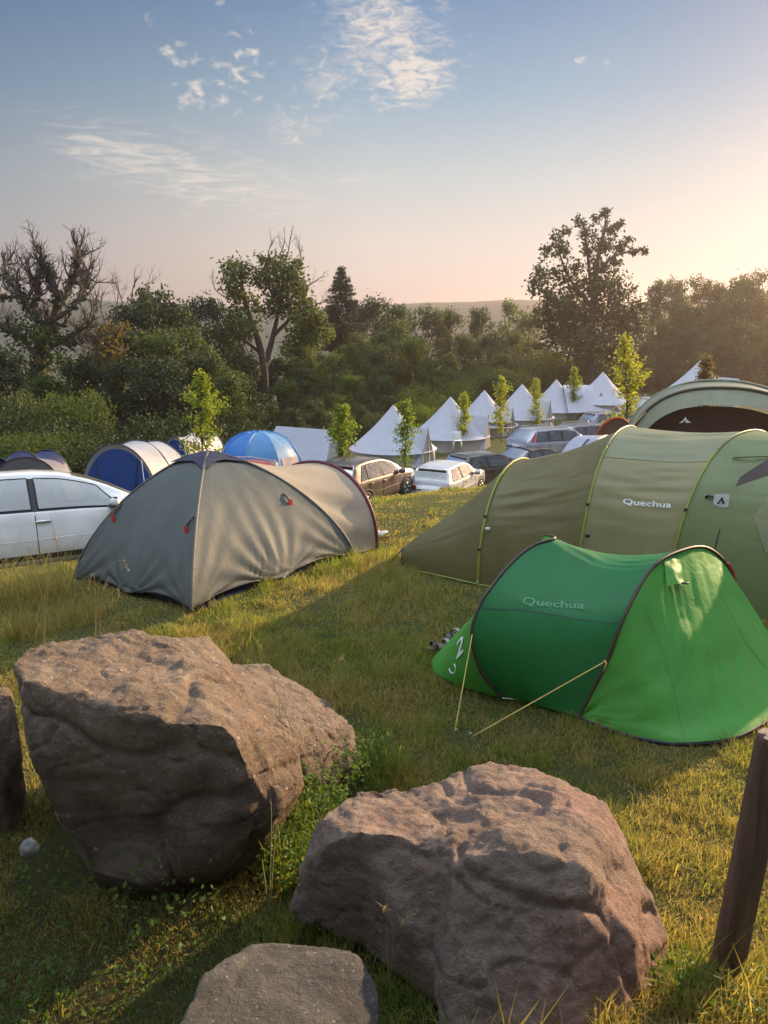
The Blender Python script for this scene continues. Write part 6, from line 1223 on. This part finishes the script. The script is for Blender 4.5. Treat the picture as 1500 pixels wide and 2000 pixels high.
# unseen tree added above and behind the viewer to keep sky off the boulders
def added_shade_tree():
    rs = np.random.default_rng(91); root = thing('added_shade_tree', 'unseen leafy tree added behind and above the viewpoint to shade the foreground', 'tree', (-.6, -3.4, 1.2)); mb = MB(); lobes = []
    for k in range(120):
        a = rs.uniform(0, 6.28); q = 6.6 * math.sqrt(rs.uniform(0, 1)); x, y = -.6 + q * math.cos(a), -2.9 + q * .95 * math.sin(a); z = rs.uniform(4.5, 7.6)
        if y < -2.2 and rs.uniform() < .55: z = rs.uniform(2.2, 4.5)
        if y > .8: z = max(z, 4.9 + .6 * (y - .8))
        lobes.append((x, y, z, rs.uniform(.6, 1.1)))
    mb.tube([(-.6, -3.4, .8), (-.5, -3.3, 3), (-.6, -3.2, 5.5)], [.34, .26, .18], 9)
    for l in lobes[::4]: mb.tube(limb((-.55, -3.3, 3.6), l[:3], rs), np.linspace(.11, .025, 7), 5, cap=False)
    P, O = lobe_cloud(lobes, 50, rs, .16, .22); V, Fc = leaves(P, .17, rs, O); obj('crown', V, Fc, LEAF_D, root, False); mb.build('trunk', M_BARK, root)
added_shade_tree()

# ---------------------------------------------------------------- grass
def in_poly(x, y, P):
    c = np.zeros(len(x), bool); n = len(P); j = n - 1
    for i in range(n):
        xi, yi = P[i]; xj, yj = P[j]; k = ((yi > y) != (yj > y)) & (x < (xj - xi) * (y - yi) / (yj - yi + 1e-12) + xi); c ^= k; j = i
    return c
FOOT = [[(-1.78, 7.2), (-3.45, 8.72), (-2.1, 10.6), (-.4, 9.05)], [(.25, 8.6), (1.0, 8.05), (1.9, 7.53), (2.7, 7.3), (3.9, 6.9), (5.8, 8.7), (.6, 9.3)], [(.9, 5.42), (1.36, 5.15), (1.85, 4.78), (2.3, 4.85), (2.7, 5.1), (3.2, 6.1), (3.0, 6.2), (1.6, 6.6), (.45, 6.05), (.42, 5.88)], [(-1.7, 3.05), (-.6, 3.15), (-.5, 4.1), (-1.7, 4.0)], [(-.2, 2.75), (.3, 2.55), (1.05, 2.5), (1.1, 3.1), (.4, 3.4), (-.05, 3.3)]]
def blades(n, yr, hh, wd, seed, bendm=.6, xr=None, dens=None, pts=None):
    rs = np.random.default_rng(seed)
    if pts is None:
        y = np.sqrt(rs.uniform(yr[0] ** 2, yr[1] ** 2, n)); x = rs.uniform(-1, 1, n) * (.52 * y + .5) if xr is None else rs.uniform(*xr, n)
    else: x, y = pts
    keep = np.ones(len(x), bool)
    for P in FOOT: keep &= ~in_poly(x, y, P)
    P3 = np.stack([x, y, x * 0], -1); pn = fbm(P3 * 1.1, 3, 71); pn2 = fbm(P3 * 4.0, 2, 72)
    if dens is not None: keep &= rs.uniform(size=len(x)) < dens(x, y, pn, pn2)
    x, y, pn, pn2 = x[keep], y[keep], pn[keep], pn2[keep]; n = len(x); z = gz(x, y) + bumpz(x, y) - .008
    h = hh * rs.uniform(.45, 1.25, n) * np.clip(.8 + .75 * pn + .6 * pn2, .42, 2.2); w = wd * rs.uniform(.7, 1.3, n); a = rs.uniform(0, 6.28, n); b = h * bendm * rs.uniform(.1, 1.3, n); ca, sa = np.cos(a), np.sin(a); q = rs.uniform(0, 6.28, n); cw, sw = np.cos(q) * w / 2, np.sin(q) * w / 2
    B = np.stack([x, y, z], -1); S = np.stack([cw, sw, 0 * cw], -1); mid = B + np.stack([ca * b * .35, sa * b * .35, h * .6], -1); tip = B + np.stack([ca * b, sa * b, h * np.clip(1 - .25 * bendm * rs.uniform(0, 1, n), .4, 1)], -1)
    V = np.stack([B - S, B + S, mid + S * .8, mid - S * .8, tip], 1).reshape(-1, 3); i = np.arange(n)[:, None] * 5
    return V, i + np.array([[0, 1, 2, 3]]), i + np.array([[3, 2, 4]])
def grassmat(name, dry):
    m, t, o = mat(name); g = t.nodes.new('ShaderNodeNewGeometry'); tc2 = t.nodes.new('ShaderNodeTexCoord').outputs['Object']; r = t.nodes.new('ShaderNodeValToRGB'); t.links.new(g.outputs['Random Per Island'], r.inputs[0]); e = r.color_ramp.elements
    cs = [(.075, .135, .022), (.15, .22, .036), (.26, .30, .055), (.09, .15, .024), (.34, .30, .10)]
    while len(e) < len(cs): e.new(.5)
    for k, c in enumerate(cs): e[k].position = k / (len(cs) - 1); e[k].color = col4(c)
    r2 = t.nodes.new('ShaderNodeValToRGB'); t.links.new(g.outputs['Random Per Island'], r2.inputs[0]); e = r2.color_ramp.elements; cs = [(.36, .26, .11), (.22, .21, .06), (.50, .39, .19), (.20, .14, .055), (.40, .34, .13)]
    while len(e) < len(cs): e.new(.5)
    for k, c in enumerate(cs): e[k].position = k / (len(cs) - 1); e[k].color = col4(c)
    n1 = tnoise(t, .9, 5, .6, tc2); n2 = tnoise(t, 3.4, 4, .6, tc2); f = mrange(t, M('ADD', M('MULTIPLY', n1, .7, tree=t), M('MULTIPLY', n2, .3, tree=t), tree=t), .60 - dry, .42 - dry + .22, 0, .85) if False else mrange(t, M('ADD', M('MULTIPLY', n1, .65, tree=t), M('MULTIPLY', n2, .35, tree=t), tree=t), .43 - dry, .57 - dry, 0, .85)
    c = mixrgb(t, f, r.outputs[0], r2.outputs[0]); d = pbsdf(t, **{'Base Color': c, 'Roughness': .6}); d.inputs['Specular IOR Level'].default_value = .25
    tr = t.nodes.new('ShaderNodeBsdfTranslucent'); t.links.new(mixrgb(t, 1.0, c, (1.6, 1.5, .8), 'MULTIPLY'), tr.inputs[0]); mx = t.nodes.new('ShaderNodeMixShader'); mx.inputs[0].default_value = .5; t.links.new(d.outputs[0], mx.inputs[1]); t.links.new(tr.outputs[0], mx.inputs[2]); t.links.new(mx.outputs[0], o.inputs[0]); return m
def stuff(name, packs, m, label):
    V = []; Q = []; T = []; k = 0
    for v, q, t in packs: V.append(v); Q.append(q + k); T.append(t + k); k += len(v)
    o = bpy.data.objects.new(name, mesh_data(name, np.concatenate(V), [np.concatenate(Q), np.concatenate(T)], m, True)); COL.objects.link(o); return tag(o, label, 'grass', kind='stuff')
GM = grassmat('grass_blades', .045)
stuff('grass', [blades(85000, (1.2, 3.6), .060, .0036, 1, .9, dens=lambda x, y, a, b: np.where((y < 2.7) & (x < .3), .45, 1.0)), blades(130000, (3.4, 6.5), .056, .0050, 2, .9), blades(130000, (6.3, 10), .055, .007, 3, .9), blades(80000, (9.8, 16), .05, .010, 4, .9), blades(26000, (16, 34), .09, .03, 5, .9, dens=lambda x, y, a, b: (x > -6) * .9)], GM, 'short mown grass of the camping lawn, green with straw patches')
def scatter(n, k, yr, rad, seed):
    rs = np.random.default_rng(seed); y = np.sqrt(rs.uniform(yr[0] ** 2, yr[1] ** 2, n)); x = rs.uniform(-1, 1, n) * (.52 * y + .4); w = vnoise(np.stack([x * .8, y * .8, 0 * x], -1), 77) + rs.uniform(-.6, .6, n) > -.1; x, y = x[w], y[w]; n = len(x)
    return (np.repeat(x, k) + rs.normal(size=n * k) * rad, np.repeat(y, k) + rs.normal(size=n * k) * rad)
stuff('grass_tufts', [blades(0, None, .12, .0042, 21, .9, pts=scatter(1100, 24, (1.6, 4.5), .03, 31)), blades(0, None, .11, .006, 22, .9, pts=scatter(1900, 20, (4.5, 9), .04, 32)), blades(0, None, .11, .010, 23, .9, pts=scatter(1200, 12, (9, 16), .06, 33))], grassmat('clump_blades', -.02), 'scattered longer clumps of grass in the mown lawn')
# taller tufts: round the boulders, at the left edge, by the post
def around(n, spots, seed):
    rs = np.random.default_rng(seed); X = []; Y = []
    for (x, y, r, w) in spots:
        k = int(n * w); a = rs.uniform(0, 6.28, k); q = r * np.sqrt(rs.uniform(0, 1, k)); X.append(x + q * np.cos(a)); Y.append(y + q * np.sin(a))
    return np.concatenate(X), np.concatenate(Y)
def gsp(px, py, r, w): p = ground_at(px, py); return (p[0], p[1], r, w)
tuf = [gsp(620, 1560, .16, .9), gsp(690, 1530, .2, 1.1), gsp(740, 1500, .2, 1.0), gsp(560, 1620, .14, .5), gsp(540, 1690, .14, .4), gsp(1250, 1600, .25, .8), gsp(1330, 1700, .25, .8), gsp(1360, 1850, .22, .8), gsp(1450, 1950, .25, .9), gsp(1390, 1560, .25, .6), gsp(640, 1800, .12, .35), gsp(780, 1860, .10, .35), gsp(790, 1950, .10, .35), gsp(300, 1800, .3, .6), gsp(150, 1850, .35, .6), gsp(500, 1300, .35, .6), gsp(640, 1300, .4, .6)]
stuff('tall_grass', [blades(0, None, .13, .0042, 11, 1.0, pts=around(420, tuf, 3)), blades(0, None, .24, .0045, 12, .95, pts=around(150, tuf[:5] + tuf[5:10], 4))], grassmat('tuft_blades', -.05), 'longer grass tufts round the boulders and the wooden post')
tl = [gsp(30, 1240, .25, 1), gsp(90, 1230, .3, 1), gsp(150, 1215, .25, .8), gsp(10, 1200, .4, 1.2), gsp(200, 1200, .15, .3), gsp(70, 1180, .4, 1)]
stuff('dry_grass', [blades(0, None, .44, .0065, 13, .75, pts=around(380, tl, 5)), blades(0, None, .17, .005, 15, .9, pts=around(700, tl, 6))], grassmat('dry_blades', .10), 'long dry grass standing behind the largest boulder at the left edge')
# single arching seed stalks
def stalk(px, py, tops, Y, label, r=.0019, head=True, c=(.34, .25, .12)):
    rs = np.random.default_rng(px); b = at(px, py, Y); b[2] = min(b[2], g1(b[0], b[1])); root = thing('grass_stalk', label, 'grass stalk', tuple(b), 'tall dry grass stalks'); m_ = plain('straw', c, .8); mb = MB(); hb = MB()
    for pts in tops:
        q = catmull(np.array([b] + [at(x, y, Y + rs.uniform(-.05, .05)) for x, y in pts]), 16); mb.tube(q, np.linspace(r, r * .45, 16), 4, cap=False)
        if head:
            for i in range(11, 16):
                for _ in range(5): d = rs.normal(size=3) * .012; hb.tube([q[i], q[i] + d + (q[i] - q[i - 1]) * .3], [.0022, .0008], 3, cap=False)
        mb.build('stem', m_, root); mb = MB()
        if head: hb.build('seed_head', m_, root); hb = MB()
stalk(75, 1230, [[(95, 1130), (105, 1060), (112, 1050)], [(88, 1160), (100, 1110), (118, 1098)]], 6.1, 'dry seed stalk in front of the sill of the white car')
stalk(180, 1215, [[(192, 1150), (215, 1105), (240, 1095), (250, 1115)], [(186, 1150), (180, 1120), (172, 1150)]], 6.3, 'arching dry stalk in front of the shaded face of the dome tent')
stalk(188, 1225, [[(196, 1175), (212, 1130)], [(200, 1190), (228, 1150), (232, 1165)]], 6.2, 'forked straw tuft at the foot of the dome tent')
stalk(645, 1350, [[(650, 1310), (658, 1290), (668, 1285)]], 4.5, 'thin seed stalk on the lawn above the low wedged boulder')
stalk(600, 1545, [[(555, 1440), (545, 1370), (552, 1330)], [(575, 1450), (540, 1350), (520, 1300)]], 3.35, 'green bent stalks leaning over the gap between the brown boulders', head=False, c=(.20, .24, .05))
stalk(760, 1870, [[(755, 1800), (752, 1770)], [(770, 1820), (800, 1790)]], 2.35, 'thin dry stalks growing in front of the crease of the pink boulder')
stalk(520, 1620, [[(512, 1680), (520, 1725)], [(530, 1600), (528, 1560)], [(540, 1615), (548, 1660)]], 2.9, 'pale hanging blades between the largest boulder and the pink one', head=False, c=(.36, .38, .16))
# low leafy weeds in the gap between the boulders and in the shade
def weeds():
    rs = np.random.default_rng(77); sp = [gsp(640, 1600, .12, 1), gsp(600, 1660, .12, 1), gsp(680, 1545, .14, 1), gsp(560, 1720, .14, .9), gsp(720, 1510, .15, .9), gsp(620, 1520, .1, .8), gsp(580, 1590, .1, .8), gsp(40, 1960, .2, .3), gsp(200, 1930, .3, .3), gsp(320, 1850, .25, .3), gsp(1440, 1960, .2, .5), gsp(1340, 1930, .15, .5), gsp(120, 1760, .2, .25)]; x, y = around(480, sp, 8); keep = np.ones(len(x), bool)
    for P in FOOT: keep &= ~in_poly(x, y, P)
    x, y = x[keep], y[keep]; n = len(x); z = gz(x, y) + np.where(y > 2.6, rs.uniform(.03, .34, n), rs.uniform(.02, .12, n)) * rs.uniform(.4, 1, n); V, Fc = leaves(np.stack([x, y, z], -1), .026, rs, np.tile([0, -.3, 1.0], (n, 1)), 0, .7)
    m = leafmat('weed_leaves', [(.05, .10, .02), (.08, .14, .025), (.11, .17, .03)], .45); o = obj('weeds', V, Fc, m, None, False); tag(o, 'low leafy weeds in the gaps beside the boulders', 'weeds', kind='stuff')
weeds()

# ---------------------------------------------------------------- evening haze in the air
def haze():
    m, t, o = mat('evening_haze'); v = t.nodes.new('ShaderNodeVolumePrincipled'); v.inputs['Density'].default_value = HAZE_D; v.inputs['Anisotropy'].default_value = .8; v.inputs['Color'].default_value = (1.0, .83, .84, 1); t.links.new(v.outputs[0], o.inputs['Volume'])
    h = MB().box((0, 395, 4.5), (1290, 1120, 45)).build('haze', m, None, False); tag(h, kind='stuff', label='thin warm evening haze in the air over the valley', cat='haze')
HAZE_D = .0008
haze()
